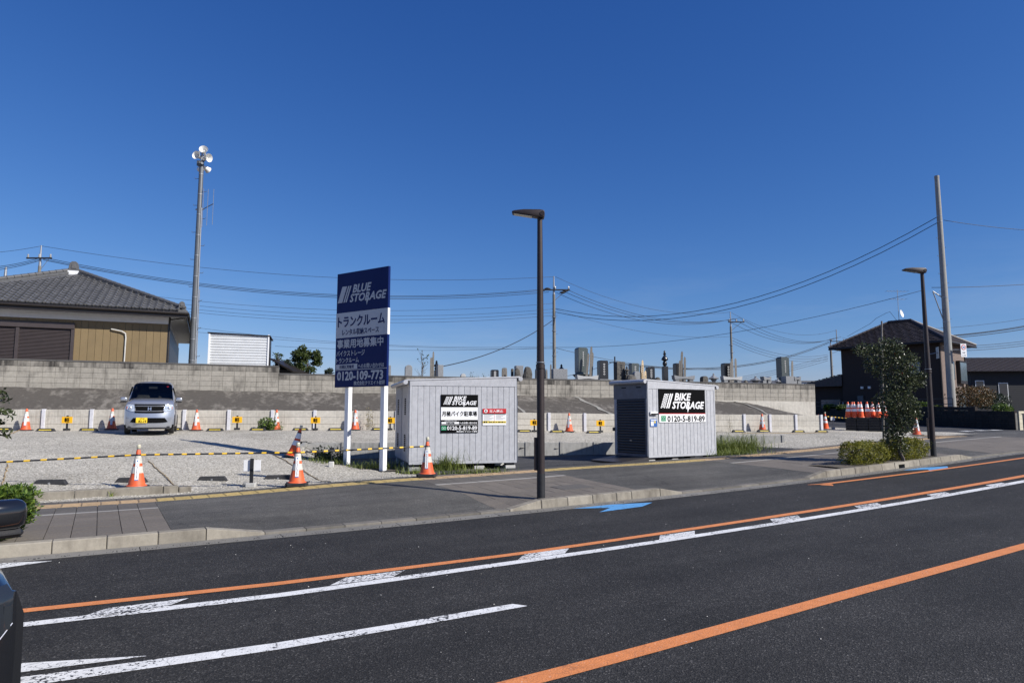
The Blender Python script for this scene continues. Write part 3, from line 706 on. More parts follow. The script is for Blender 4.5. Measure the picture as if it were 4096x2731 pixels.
# ================================================================= houses
def hip(root, mat, x0, x1, y0, y1, ze, rise, ov=.6, th=.10, name='roof', ridge=None):
    """hip roof over a rectangle in the root's frame, ridge along the longer side"""
    x0, x1, y0, y1 = x0-ov, x1+ov, y0-ov, y1+ov
    w_, d_ = x1-x0, y1-y0; a = min(w_, d_)/2
    r0, r1 = ((x0+a, (y0+y1)/2), (x1-a, (y0+y1)/2)) if w_ >= d_ else (((x0+x1)/2, y0+a), ((x0+x1)/2, y1-a))
    c = [(x0, y0), (x1, y0), (x1, y1), (x0, y1)]
    v = [(x, y, ze) for x, y in c]+[(x, y, ze-th) for x, y in c]+[(*r0, ze+rise), (*r1, ze+rise)]
    fs = [(4, 5, 6, 7)]+[(i, 4+i, 4+(i+1) % 4, (i+1) % 4) for i in range(4)]
    fs += [(0, 1, 9, 8), (1, 2, 9), (2, 3, 8, 9), (3, 0, 8)] if w_ >= d_ else [(0, 1, 8), (1, 2, 9, 8), (2, 3, 9), (3, 0, 8, 9)]
    o = MB().add(v, fs).build(name, mat, root); return o, r0, r1, (x0, x1, y0, y1)
def ridge_tube(parent, p0, p1, r, mat, n=8, seg=.3, name='ridge_tile'):
    p0, p1 = Vector(p0), Vector(p1); k = max(2, round((p1-p0).length/seg)); m = MB()
    for i in range(k):
        a, b_ = p0.lerp(p1, i/k), p0.lerp(p1, (i+.96)/k); m.cyl(a, b_, r*1.06, r*.94, n)
    return m.build(name, mat, parent, smooth=True)
M['kawara'] = simple('roof_tile_grey', (.125,.125,.127), .38, 0, .22, 5, rnd=.22, spec=.5)
M['kawara_d'] = simple('ridge_tile_grey', (.095,.095,.096), .5, 0, .2, 8)
M['plaster'] = simple('white_plaster', (.70,.71,.72), .8, var=.05)
M['beige'] = simple('beige_siding', (.205,.146,.070), .62, var=.08, scale=2, rnd=.10, bmp=.001, bscale=40)
M['fascia'] = simple('dark_fascia', (.018,.014,.012), .45)
M['shut'] = simple('brown_shutter', (.066,.052,.050), .42, .2, .1, 5)
# --- tiled bungalow, left
ec = Vector((-13.2, 27.5, 5.74)); ang = math.radians(24)
bung = thing('tiled_bungalow', 'beige bungalow with grey wavy tile roof and brown shutters on the left', 'house', (ec.x, ec.y, 0), ang)
# frame: origin below the right front eave corner, x runs right, y runs back
E_ = 5.74; A5 = 4.75; RISE = 2.07; HL = 13.0
v = [(-2*A5, 0, E_), (0, 0, E_), (0, HL, E_), (-2*A5, HL, E_), (-A5, A5, E_+RISE), (-A5, HL-A5, E_+RISE)]
v += [(x, y, z-.12) for x, y, z in v[:4]]
roof = MB().add(v, [(0, 1, 4), (1, 2, 5, 4), (2, 3, 5), (3, 0, 4, 5), (0, 6, 7, 1), (1, 7, 8, 2), (2, 8, 9, 3), (3, 9, 6, 0), (6, 9, 8, 7)]).build('roof', M['kawara_d'], bung)
TW, TLn = .268, .315; sl = math.hypot(A5, RISE); cs, sn = A5/sl, RISE/sl
prof = [(0, .0), (.04, -.012), (.09, -.022), (.14, -.015), (.18, .012), (.215, .04), (.245, .042), (.272, .018)]
def tile_mesh(round_=False):
    m = MB(); P0 = []
    for y, lift in ((0, .045), (.34, .004)):
        P0.append([(x, y*cs-(z+lift)*sn, y*sn+(z+lift)*cs) for x, z in prof])
    m.sheet(P0)
    m.sheet([[(x, -(z+.045)*sn, (z+.045)*cs) for x, z in prof], [(x, .01-(z+.005)*sn, (z+.002)*cs) for x, z in prof]])
    if round_: m.cyl((.235, -.05, .03), (.235, .02, .055), .045, .045, 8)
    return m.mesh('tile', M['kawara'], smooth=True, fix=True)
tmA, tmB = tile_mesh(), tile_mesh(True)
for c in range(27):
    x = -.30-TW*(c+1)
    nrow = int((min(-x, 2*A5+x-.2)*sl/A5-.25)/TLn)
    for r in range(nrow+1):
        y = r*TLn*cs-.06; z = E_+r*TLn*sn-.01
        put('tile', tmB if r == 0 else tmA, roof, (x, y, z))
for k, (p0, p1) in enumerate((((-.12, .12, E_+.12), (-A5, A5, E_+RISE+.14)), ((-2*A5+.1, .1, E_+.10), (-A5, A5, E_+RISE+.14)), ((-A5, A5, E_+RISE+.1), (-A5, HL-A5, E_+RISE+.1)))):
    o = ridge_tube(roof, p0, p1, .085, M['kawara_d'])
    m = MB(); a, b_ = Vector(p0), Vector(p1); dv = (b_-a).normalized(); sd_ = Vector((-dv.y, dv.x, 0)).normalized()
    for q in range(3):
        h = -.05-.05*q; wd = .10+.012*(q % 2)
        m.hexa([a+sd_*wd+Vector((0,0,h-.046)), a-sd_*wd+Vector((0,0,h-.046)), b_-sd_*wd+Vector((0,0,h-.046)), b_+sd_*wd+Vector((0,0,h-.046))],
               [a+sd_*wd+Vector((0,0,h)), a-sd_*wd+Vector((0,0,h)), b_-sd_*wd+Vector((0,0,h)), b_+sd_*wd+Vector((0,0,h))])
    m.build('ridge_course', M['kawara_d'], roof)
# end ornament (demon tile) at the apex and at the corner
for (x, y, z, k) in ((-A5, A5-.25, E_+RISE+.02, 1.0), (-.22, .08, E_+.10, .62)):
    poly = [(-.2, 0), (.2, 0), (.19, .2), (.15, .36), (.07, .43), (-.07, .43), (-.15, .36), (-.19, .2)]
    m = MB().prism_y([(a*k, b_*k) for a, b_ in poly], -.05, .06); m.prism_y([(a*k*.5, .1*k+b_*k*.5) for a, b_ in poly], -.075, -.05)
    m.build('end_tile', M['kawara_d'], roof, (x, y, z), bevel=.012)
MB().box(-A5-.24, -A5+.24, A5-.32, A5+.1, E_+RISE-.17, E_+RISE+.03).build('plaster_bed', M['plaster'], roof)
# fascia, gutter, soffit
MB().box(-9.5, .0, .02, .06, E_-.30, E_-.09).build('fascia', M['fascia'], bung)
MB().box(-.06, -.02, .06, HL, E_-.30, E_-.09).build('fascia', M['fascia'], bung)
MB().cyl((-9.5, -.03, E_-.10), (.06, -.03, E_-.13), .055, n=8).build('gutter', M['fascia'], bung)
MB().cyl((.03, 0, E_-.13), (.03, HL, E_-.13), .05, n=8).build('gutter', M['fascia'], bung)
MB().box(-9.4, -.03, .05, HL-.1, E_-.17, E_-.13).build('soffit', M['plaster'], bung)
wx, wy = -.72, .62      # wall corner
MB().box(-8.9, wx-.01, wy+.06, HL-.6, 2.4, E_-.13).build('wall_core', M['plaster'], bung)
MB().box(-8.9, wx, wy-.005, wy+.06, E_-.52, E_-.14).build('frieze', M['plaster'], bung)
for k in range(32):
    x1 = wx-.253*k; MB().box(x1-.248, x1-.003, wy, wy+.05, 2.4, E_-.525).build('siding_board', M['beige'], bung, bevel=.004)
MB().box(wx-.02, wx+.015, wy+.01, HL-.6, 2.4, E_-.5).build('side_cladding', M['fascia'], bung)
MB().tube([(wx+.06, wy+.02, E_-.2), (wx+.06, wy, E_-.45), (wx+.06, wy, 2.4)], .035, 8).build('downpipe', M['fascia'], bung)
MB().tube([(.02, .1, E_-.16), (-.05, .25, E_-.27), (wx+.07, wy+.02, E_-.33)], .03, 8).build('gutter_elbow', M['fascia'], bung)
# shuttered window
xr = -3.95
sw = MB().box(xr-3.6, xr, wy-.13, wy-.002, E_-.91, E_-.66).build('shutter_box', M['shut'], bung, bevel=.02)
for x in (xr-.06, xr-1.84, xr-3.62):
    MB().box(x-.05, x+.06, wy-.10, wy-.002, 2.4, E_-.91).build('shutter_post', M['shut'], bung)
m = MB()
for a, b_ in ((xr-3.56, xr-1.90), (xr-1.78, xr-.12)):
    z = E_-.92
    while z > 3.0:
        m.prism_x([(wy-.03, z), (wy-.055, z-.012), (wy-.06, z-.035), (wy-.03, z-.05)], a, b_); z -= .053
m.build('shutter_slats', M['shut'], bung)['kind'] = 'stuff'
MB().tube([(-2.72, wy-.06, E_-.83), (-2.60, wy-.075, E_-.85), (-2.35, wy-.07, E_-.90), (-2.22, wy-.06, E_-.98), (-2.20, wy-.05, E_-1.15), (-2.21, wy-.05, 2.6)], .026, 8).build('conduit', M['conc'], bung)
# --- corrugated shed behind the wall
p0, p1 = at(829, 1470, 30.2), at(1073, 1470, 30.9)
sa = math.atan2(p1.y-p0.y, p1.x-p0.x); sw_ = (p1-p0).length
shed = thing('corrugated_shed', 'white corrugated metal shed behind the tall block wall', 'shed', (p0.x, p0.y, 0), sa)
zt = at(829, 1328, 30.2).z; zt2 = at(1073, 1342, 30.9).z
m = MB(); k = 0; z = 2.5; rows = []
while z < zt-.05:
    rows.append([(.04, -.0, z), (sw_-.04, 0, z)]); rows.append([(.04, -.0, z+.03), (sw_-.04, 0, z+.03)]); rows.append([(.04, .022, z+.05), (sw_-.04, .022, z+.05)]); rows.append([(.04, .022, z+.095), (sw_-.04, .022, z+.095)]); z += .12
m.sheet(rows); m.build('siding', M['tin'], shed, fix=False)
MB().box(.03, sw_-.03, .03, 2.0, 2.4, zt-.06).build('body', M['fascia'], shed)
for x in (0, sw_-.06): MB().box(x, x+.06, -.03, .04, 2.4, zt-.04).build('corner_trim', M['white'], shed)
MB().hexa([(-.05, -.06, zt-.04), (sw_+.05, -.06, zt2-.04), (sw_+.05, 2.1, zt2-.04), (-.05, 2.1, zt-.04)], [(-.05, -.06, zt), (sw_+.05, -.06, zt2), (sw_+.05, 2.1, zt2), (-.05, 2.1, zt)]).build('roof', M['fascia'], shed)
# dark lean-to roof right of the shed
q = thing('lean_to_roof', 'dark sloping wooden lean-to roof right of the corrugated shed', 'roof', at(1075, 1465, 33))
m = MB().hexa([(0, 0, .35), (1.15, 0, -.28), (1.15, 2.5, -.28), (0, 2.5, .35)], [(0, 0, .42), (1.18, 0, -.20), (1.18, 2.5, -.20), (0, 2.5, .42)]); m.build('roof_slab', M['fascia'], q)
MB().box(0, .95, .3, 2.2, -1.2, -.15).build('wall', M['fascia'], q)
# --- two storey house, right
M['tile_r'] = simple('roof_tile_brown', (.060,.050,.050), .5, 0, .3, 7, spec=.45)
M['brick_shade'] = simple('brown_tile_shaded', (.034,.024,.021), .8, var=.18, scale=30)  # brown cladding with the side's deep shade put into its colour
M['brick_d'] = M['brick_shade']
hc = Vector((29.0, 46.0, .9)); ha = math.atan2(.66, .75)
# frame: x along the sunlit face (to the right and back), y along the shaded face (to the left and back)
hs_ = thing('two_storey_house', 'dark brown two storey house with hipped tile roof at the right', 'house', hc, ha)
EH = 5.45; HW, HD = 5.0, 6.6
M['brick_lit'] = simple('pinkish_tile_sunlit', (.185,.138,.116), .8, var=.18, scale=30)  # paler pinkish copy for the front, sunlight painted into the colour
MB().box(0, HW, .01, HD, -.4, EH).build('wall', M['brick_shade'], hs_); MB().box(.0, HW, -.002, .009, -.4, EH).build('front_lit_skin', M['brick_lit'], hs_)
m = MB()     # thin brick courses as relief on the two seen faces
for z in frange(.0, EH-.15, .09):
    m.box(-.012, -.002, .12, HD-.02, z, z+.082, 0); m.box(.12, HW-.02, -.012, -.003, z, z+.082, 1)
o = m.build('brick_courses', [M['brick_shade'], M['brick_lit']], hs_); o['kind'] = 'stuff'
ro, r0, r1, bx_ = hip(hs_, M['tile_r'], 0, HW, 0, HD, EH+.08, 1.85, .62)
def tile_rows(root, P, step, th, mat, wave=.0):
    """courses of roofing on a sloped polygon: P = eave left, eave right, top right, top left"""
    a, b_, c, d = [Vector(p) for p in P]; n = max(3, round((d-a).length/step)); m = MB()
    nr = (b_-a).cross(d-a).normalized()
    if nr.z < 0: nr = -nr
    for i in range(n):
        k0, k1 = i/n, (i+1)/n; w_ = (b_-a).length*(1-k0)+(c-d).length*k0; nn = max(1, round(w_/.3)); 
        e0, e1 = a.lerp(d, k0), b_.lerp(c, k0); f0, f1 = a.lerp(d, k1), b_.lerp(c, k1)
        for j in range(nn):
            u0, u1 = j/nn, (j+.93)/nn; lift = th*(1+.35*((i+j) % 2))
            m.add([e0.lerp(e1, u0)+nr*lift, e0.lerp(e1, u1)+nr*lift*1.3, f0.lerp(f1, u1)+nr*.01, f0.lerp(f1, u0)+nr*.01, e0.lerp(e1, u0), e0.lerp(e1, u1)], [(0, 1, 2, 3), (4, 5, 1, 0)])
    o = m.build('tiles', mat, root, fix=False); o['kind'] = 'stuff'; return o
x0, x1, y0, y1 = bx_; ze = EH+.08; zr_ = ze+1.85
tile_rows(ro, [(x0, y1, ze), (x0, y0, ze), (r0[0], r0[1], zr_), (r1[0], r1[1], zr_)], .30, .05, M['tile_r'])
tile_rows(ro, [(x0, y0, ze), (x1, y0, ze), (r0[0]+.02, r0[1], zr_), (r0[0], r0[1], zr_)], .30, .05, M['tile_r'])
for a, b_ in (((x0, y0), r0), ((x0, y1), r1), ((x1, y0), r0)): ridge_tube(ro, (a[0], a[1], ze+.06), (b_[0], b_[1], zr_+.06), .09, M['tile_r'], 6, .35)
ridge_tube(ro, (*r0, zr_+.08), (*r1, zr_+.08), .11, M['tile_r'], 6, .35)
for a, b_ in (((x0, y0), (x0, y1)), ((x0, y0), (x1, y0))): MB().cyl((a[0], a[1], ze-.1), (b_[0], b_[1], ze-.1), .07, n=8).build('gutter', M['fascia'], ro)
def win_y(root, y0, y1, z0, z1, x=-.012, frame='fascia', glass='glassd', name='window'):   # on a face x = const
    w_ = MB().box(x-.05, x, y0, y1, z0, z1).build(name, M[frame], root)
    MB().box(x-.062, x-.052, y0+.06, y1-.06, z0+.06, z1-.06).build('pane', M[glass], w_); return w_
def win_x(root, x0, x1, z0, z1, y=-.012, frame='fascia', glass='glassd', name='window'):
    w_ = MB().box(x0, x1, y-.05, y, z0, z1).build(name, M[frame], root)
    MB().box(x0+.06, x1-.06, y-.062, y-.052, z0+.06, z1-.06).build('pane', M[glass], w_); return w_
M['glassb'] = simple('window_glass_pale', (.09,.12,.14), .12, 0, .2, 3, spec=.7)
win_y(hs_, 1.25, 2.05, 3.15, 4.25, glass='glassb')
win_y(hs_, 5.1, 5.6, .9, 2.0, glass='glassb')
MB().tube([(-.03, .05, EH), (-.03, .05, -.3)], .035, 8).build('downpipe', M['fascia'], hs_)
win_x(hs_, 1.6, 2.5, 3.0, 4.3, glass='glassb'); win_x(hs_, 3.0, 4.5, 2.9, 4.3, y=-.2, glass='glassb', name='bay_window')
MB().box(3.0, 4.5, -.25, .0, 2.75, 2.9).build('bay_sill', M['fascia'], hs_); MB().box(3.02, 4.48, -.205, -.013, 2.9, 4.28).build('bay_body', M['fascia'], hs_); MB().box(2.95, 4.55, -.28, -.013, 4.3, 4.36).build('bay_roof', M['fascia'], hs_)
win_x(hs_, 3.0, 4.6, -.1, 2.0, glass='glassb', name='patio_door')
MB().tube([(4.92, -.05, EH), (4.92, -.05, -.3)], .035, 8).build('downpipe', M['fascia'], hs_)
MB().box(HW-.02, HW+1.2, 1.0, 5, 2.2, 3.5).build('balcony', M['brick_shade'], hs_)
for y in (4.6, 5.1): MB().box(-.16, -.012, y, y+.16, 2.45, 2.62).build('vent_hood', M['offwhite'], hs_)
# single storey wing of the same house, left
MB().box(.5, 4.5, HD, HD+3.0, -.4, 2.75).build('wing_wall', M['brick_shade'], hs_)
rw = MB().add([(-.1, HD, 3.55), (5, HD, 3.55), (5, HD+3.7, 2.7), (-.1, HD+3.7, 2.7), (-.1, HD, 2.7), (5, HD, 2.7)], [(0, 3, 2, 1), (0, 4, 3), (1, 2, 5), (4, 5, 2, 3)]).build('wing_roof', M['tile_r'], hs_)
tile_rows(rw, [(-.15, HD+3.7, 2.72), (5, HD+3.7, 2.72), (5, HD, 3.57), (-.15, HD, 3.57)], .30, .05, M['tile_r'])
win_y(hs_, HD+.35, HD+1.9, .75, 1.75, x=.49, glass='glassb')
MB().box(.42, .49, HD+.05, HD+.25, 1.15, 1.5).build('meter_box', M['offwhite'], hs_)
# rooftop aerial mast with dish
ar = thing('roof_aerial', 'thin television aerial mast with white dish on the house ridge', 'aerial', hs_.matrix_world @ Vector((0,0,0)))
pa_ = at(3597, 1294, 50.6); ar.location = pa_
MB().cyl((0,0,-.1), (0,0,2.55), .022, n=6).build('mast', M['galv'], ar)
for z, l, nel, a in ((2.45, 1.35, 7, .1), (1.85, 1.1, 5, .0)):
    m = MB().cyl((-l*.6, 0, z), (l*.6, .2, z), .012, n=5)
    for k in range(nel):
        x = -l*.58+l*1.16*k/(nel-1); m.cyl((x, -.16, z+.01), (x, .28, z+.01), .008, n=4)
    m.build('antenna', M['galv'], ar)
MB().lathe([(0, .0), (.12, .012), (.22, .045), (.29, .085)], 18, M=Matrix.Translation((.10, -.1, .72)) @ Matrix.Rotation(math.radians(75), 4, 'X') @ Matrix.Rotation(.7, 4, 'Y'), caps=False).build('dish', M['offwhite'], ar, smooth=True)
for a in range(3):
    MB().cyl((.28*math.cos(a*2.1), .28*math.sin(a*2.1), -.12), (0, 0, .35), .012, n=5).build('strut', M['galv'], ar)
# --- far house at the right edge
fh = thing('slate_roof_house', 'dark house with long low slate roof at the right picture edge', 'house', (38.3, 57.0, 1.0), -.09)
M['darkwall'] = simple('dark_grey_siding', (.017,.018,.022), .7, var=.1, scale=3)
MB().box(0, 13, 0, 7, -.4, 4.05).build('wall', M['darkwall'], fh)
m = MB()
for z in frange(0, 3.9, .16): m.box(.02, 12.9, -.016, -.002, z, z+.148)
m.build('siding_courses', M['darkwall'], fh)['kind'] = 'stuff'
fr = MB().add([(-.5, -.6, 4.0), (13.5, -.6, 4.0), (13.5, 3.5, 5.45), (-.1, 3.5, 5.45), (-.5, 7.6, 4.0), (13.5, 7.6, 4.0)], [(0, 1, 2, 3), (3, 2, 5, 4), (0, 3, 4), (1, 5, 2), (0, 4, 5, 1)]).build('roof', M['tile_r'], fh)
tile_rows(fr, [(-.5, -.62, 4.02), (13.5, -.62, 4.02), (13.5, 3.5, 5.47), (-.1, 3.5, 5.47)], .28, .04, M['tile_r'])
for x in (2.1, 4.3): win_x(fh, x, x+.75, 1.2, 3.1, frame='offwhite', glass='glassd')
win_x(fh, .3, 1.0, 2.4, 3.3, frame='offwhite', glass='glassd')
# pale building glimpsed behind the wall end
q = at(3262, 1600, 62); wb = thing('pale_building', 'small pale building glimpsed past the end of the block wall', 'building', (q.x-1.2, q.y, 1.0), 0)
MB().box(0, 2.6, 0, 3, 0, 3.4).build('wall', M['plaster'], wb)
MB().box(-.1, 2.7, -.1, 3.1, 3.4, 3.5).build('roof', M['galv'], wb); win_x(wb, .9, 1.7, 1.1, 2.1)
q = at(3100, 1530, 75); db = thing('long_low_building', 'long low grey roofed building far behind the gravestones', 'building', (q.x-3, q.y, 1.0), .05)
MB().box(0, 13, 0, 6, 0, 3.2).build('wall', M['darkwall'], db)
MB().add([(-.4,-.4,3.2),(13.4,-.4,3.2),(13.4,3,4.3),(-.4,3,4.3),(-.4,6.4,3.2),(13.4,6.4,3.2)], [(0,1,2,3),(3,2,5,4),(0,3,4),(1,5,2),(0,4,5,1)]).build('roof', M['kawara_d'], db)
# garden railing on the dark wall
rl = thing('garden_railing', 'thin black garden railing on top of the dark lane wall', 'railing', (WA.x, WA.y, 0), wa)
for x in frange(4.0, 17.5, 1.5): MB().box(x-.02, x+.02, .0, .04, 1.7, 2.42).build('post', M['black'], rl)
for z in (2.40, 2.1): MB().box(4.0, 17.5, .0, .03, z-.02, z+.015).build('rail', M['black'], rl)
m = MB(); nv = Vector((dirn.y, -dirn.x, 0))
m.sheet([[WA+dirn*a+nv*b_+Vector((0, 0, lerp(1.58, 1.78, a/18))) for b_ in (.02, 4, 12)] for a in (0, 6, 12, 18.5)])
struct(m.build('garden_ground', M['earth'], fix=False))
# ================================================================= storage boxes
LB, WB = 2.6, 1.35
def storage_box(name, label, org, th, high_left, full=True):
    b = thing(name, label, 'storage box', org, th, 'storage boxes on the asphalt pad')
    zl, zh = (2.055, 1.945) if high_left else (1.945, 2.055)
    n = 18; pitch = (LB-.10)/n
    me = MB().add([(.001,-.0,0),(.008,-.009,0),(pitch-.008,-.009,0),(pitch-.001,0,0),(.001,0,1.76),(.008,-.009,1.76),(pitch-.008,-.009,1.76),(pitch-.001,0,1.76)],
        [(0,1,5,4),(1,2,6,5),(2,3,7,6)]).mesh('wall_panel', M['metalw'], fix=False)
    MB().box(.02, LB-.02, .012, WB-.012, .02, 1.9).build('body', M['metalg'], b)
    for k in range(n): put('wall_panel', me, b, (.05+k*pitch, .002, .065))
    MB().box(0, LB, -.016, .03, 0, .062).build('bottom_rail', M['metalw'], b, bevel=.004)
    for x in (0, LB-.05): MB().box(x, x+.05, -.014, .03, .062, 1.83).build('corner_post', M['metalw'], b, bevel=.004)
    MB().hexa([(0,-.018,1.825),(LB,-.018,1.825),(LB,.03,1.825),(0,.03,1.825)], [(0,-.018,zl),(LB,-.018,zh),(LB,.03,zh),(0,.03,zl)]).build('fascia', M['metalw'], b, bevel=.003)
    o = .09
    MB().hexa([(-o,-.03,zl-.01),(LB+o,-.03,zh-.01),(LB+o,WB+.03,zh-.01),(-o,WB+.03,zl-.01)], [(-o,-.03,zl+.03),(LB+o,-.03,zh+.03),(LB+o,WB+.03,zh+.03),(-o,WB+.03,zl+.03)]).build('roof', M['metalw'], b, bevel=.012, seg=2)
    for x, z in ((-o-.01, zl), (LB+o+.01, zh)):
        MB().cyl((x, -.035, z-.035), (x, WB+.035, z-.035), .055, n=12).build('roof_lip', M['metalw'], b, smooth=True)
    # end faces: ribbed back wall and shutter
    xb, sg = (LB, 1) if high_left else (0, -1)
    m = MB()
    for k in range(12):
        y = .05+k*(WB-.1)/12; w_ = (WB-.1)/12; xx = xb+sg*.012
        m.add([(xb, y+.003, .05), (xx, y+.018, .05), (xx, y+w_-.018, .05), (xb, y+w_-.003, .05), (xb, y+.003, 1.82), (xx, y+.018, 1.82), (xx, y+w_-.018, 1.82), (xb, y+w_-.003, 1.82)], [(0,1,5,4),(1,2,6,5),(2,3,7,6)])
    m.build('back_wall', M['metalw'], b, fix=False)
    zb = zl if not high_left else zh
    MB().box(min(xb, xb+sg*.016), max(xb, xb+sg*.016), 0, WB, 1.82, zb).build('back_fascia', M['metalw'], b)
    for z0 in (1.15, .28):
        m = MB()
        for k in range(9): m.box(min(xb+sg*.013, xb+sg*.02), max(xb+sg*.013, xb+sg*.02), WB*.42, WB*.58, z0+.045*k, z0+.045*k+.03)
        m.build('louvre', M['ink'], b)
    xs, sg = (0, -1) if high_left else (LB, 1)
    zz = zl if high_left else zh
    X = lambda a, c: (min(xs+sg*a, xs+sg*c), max(xs+sg*a, xs+sg*c))
    MB().box(*X(0, .02), 0, WB, 1.56, zz).build('shutter_header', M['frameg'], b, bevel=.004)
    for y0 in (.22, .82): MB().box(*X(.021, .03), y0, y0+.18, 1.86, 1.885).build('header_vent', M['ink'], b)
    for y0, mt in ((0, 'frameg'), (WB-.13, 'metalw')): MB().box(*X(0, .03), y0, y0+.07 if y0 == 0 else WB-.03, .03, 1.56).build('shutter_jamb', M[mt], b, bevel=.004)
    ns = 20; hz = 1.47/ns
    prof = [(0, 0), (.018, hz*.2), (.02, hz*.55), (.006, hz*.9), (0, hz*.99)]
    sm_ = MB().prism_y([(xs+sg*(p[0]+.001), p[1]) for p in prof], .075, WB-.135).mesh('shutter_slat', M['slat'], smooth=True)
    for k in range(ns): put('shutter_slat', sm_, b, (0, 0, .09+k*hz))
    MB().box(*X(0, .03), .07, WB-.13, .02, .09).build('shutter_sill', M['frameg'], b)
    if high_left:
        MB().box(*X(.022, .04), .6, .68, .42, .46).build('shutter_handle', M['galv'], b)
        MB().hexa([(-.95,-.02,-.12),(-.03,-.02,-.06),(-.03,WB-.1,-.06),(-.95,WB-.1,-.12)], [(-.95,-.02,-.085),(-.03,-.02,.015),(-.03,WB-.1,.015),(-.95,WB-.1,-.085)]).build('ramp_plate', M['slat'], b)
        MB().hexa([(-.97,-.05,-.12),(-.03,-.05,-.09),(-.03,-.022,-.09),(-.97,-.022,-.12)], [(-.97,-.05,-.075),(-.03,-.05,.02),(-.03,-.022,.02),(-.97,-.022,-.075)]).build('ramp_edge', M['slat'], b)
        MB().box(-.06, -.001, WB-.06, WB+.02, .68, .78).build('latch', M['black'], b)
    # feet: pale blocks with dark spacers
    for x in (.02, LB*.34, LB*.60, LB-.27):
        MB().box(x, x+.25, .02, .30, -.145, -.06).build('foot_block', M['conc'], b, bevel=.008)
        MB().box(x+.03, x+.22, .03, .28, -.06, -.001).build('foot_spacer', M['rubber'], b)
    for x in (.02, LB-.27): MB().box(x, x+.25, WB-.3, WB-.02, -.145, -.002).build('foot_block', M['conc'], b)
    return b
def solve_l(px, X0, Y0, c, s):   # position along a face from a picture column
    u = (px-2048)/F; return (u*Y0-X0)/(c-u*s)
o1 = at(1634.5, 1851.7, 16.0); o1.z = .41
TH1, TH2 = math.radians(16), math.radians(32)
b1 = storage_box('bike_storage_box', 'grey ribbed storage box carrying a red notice and black bike sign, left of two', o1, TH1, False)
bk = storage_box('bike_storage_box', 'grey storage box tucked behind the one with the red notice', o1+Vector((-math.sin(TH1), math.cos(TH1), 0))*(WB+.09), TH1, False)
o2 = at(2594, 1826, 18.3); o2.z = .42
b2 = storage_box('bike_storage_box', 'grey storage box with dark roller shutter and ramp, large black bike sign', o2, TH2, True)
# --- signs fixed to the boxes (things of their own, flat panels)
def sgn(name, label, box, x, z, y=-.018):
    o = thing(name, label, 'sign', box.location+Matrix.Rotation(box.rotation_euler.z, 3, 'Z') @ Vector((x, y, z)), box.rotation_euler.z); return o
def logo(parent, mat, k, ox, oz, word, tread=True, y=-.003):
    """slanted stripes, two lines of bold slanted capitals, spike under the R; k = overall width"""
    m = MB(); sh = .40; h = .238*k
    def par(x0, x1, z0=0, z1=1):
        m.add([(ox+x0*k+sh*z0*h, y, oz+z0*h), (ox+x1*k+sh*z0*h, y, oz+z0*h), (ox+x1*k+sh*z1*h, y, oz+z1*h), (ox+x0*k+sh*z1*h, y, oz+z1*h)], [(0, 1, 2, 3)])
    if tread:
        for r in range(9):
            for c in range(3):
                o_ = .5/9*(c % 2)
                par(.035*c, .029+.035*c, (r+.12)/9+o_*.9*(r < 8), (r+.80)/9+o_*.9*(r < 8))
    else: par(.0, .10)
    par(.122, .150); par(.165, .193)
    m.build('logo_stripes', M[mat], parent, fix=False)
    letters(parent, M[mat], [dict(s=word, h=.112*k, width=.375*k, bold=.05, shear=.25, cx=ox+.505*k, cz=oz+.187*k),
        dict(s='STORAGE', h=.112*k, width=.735*k, bold=.05, shear=.25, cx=ox+.63*k, cz=oz+.052*k)], y=y)
    MB().add([(ox+.60*k, y-.002, oz+.02*k), (ox+.655*k, y-.002, oz+.03*k), (ox+.61*k, y-.002, oz-.075*k)], [(0, 1, 2)]).build('logo_spike', M[mat], parent, fix=False)
# box 1, white and black sign
sA = sgn('bike_parking_sign', 'square black and white monthly bike parking sign on the left storage box', b1, .735, .725)
MB().box(0, .90, -.006, 0, 0, .90).build('board', M['ink'], sA)
MB().box(.004, .896, -.009, -.0065, .302, .602).build('white_field', M['white'], sA)
logo(sA, 'white', .81, .055, .662, 'BIKE', y=-.008)
letters(sA, M['ink'], [dict(s='月極バイク駐車場', h=.115, width=.84, bold=.028, cx=.45, cz=.45)], y=-.011)
letters(sA, M['white'], [dict(s='バイクストレージ', h=.028, width=.28, bold=.03, cx=.235, cz=.283), dict(s='へのお問い合わせは', h=.05, width=.42, bold=.025, cx=.665, cz=.232),
    dict(s='0120-5-819-89', h=.088, width=.72, bold=.035, cx=.515, cz=.112), dict(s='株式会社 クリエイト総研', h=.038, width=.50, bold=.03, cx=.63, cz=.032)], y=-.008)
MB().box(.02, .44, -.0085, -.0065, .208, .258).build('address_box', M['white'], sA); MB().box(.012, .888, -.0085, -.0065, .183, .188).build('rule', M['white'], sA)
letters(sA, M['ink'], [dict(s='岩槻区箕輪', h=.04, width=.2, bold=.02, cx=.23, cz=.233)], y=-.010)
def freedial(parent, x, z, k, y=-.0085):
    MB().box(x, x+k, y-.001, y, z, z+k*.82).build('toll_free_mark', M['green'], parent)
    m = MB()
    for c in (.30, .70):
        P = [(x+k*(c+.17*math.cos(a)), y-.003, z+k*(.40+.22*math.sin(a))) for a in frange(0, 2*PI, PI/9)]; m.tube(P, k*.028, 4)
    m.build('loops', M['white'], parent)
freedial(sA, .014, .062, .12)
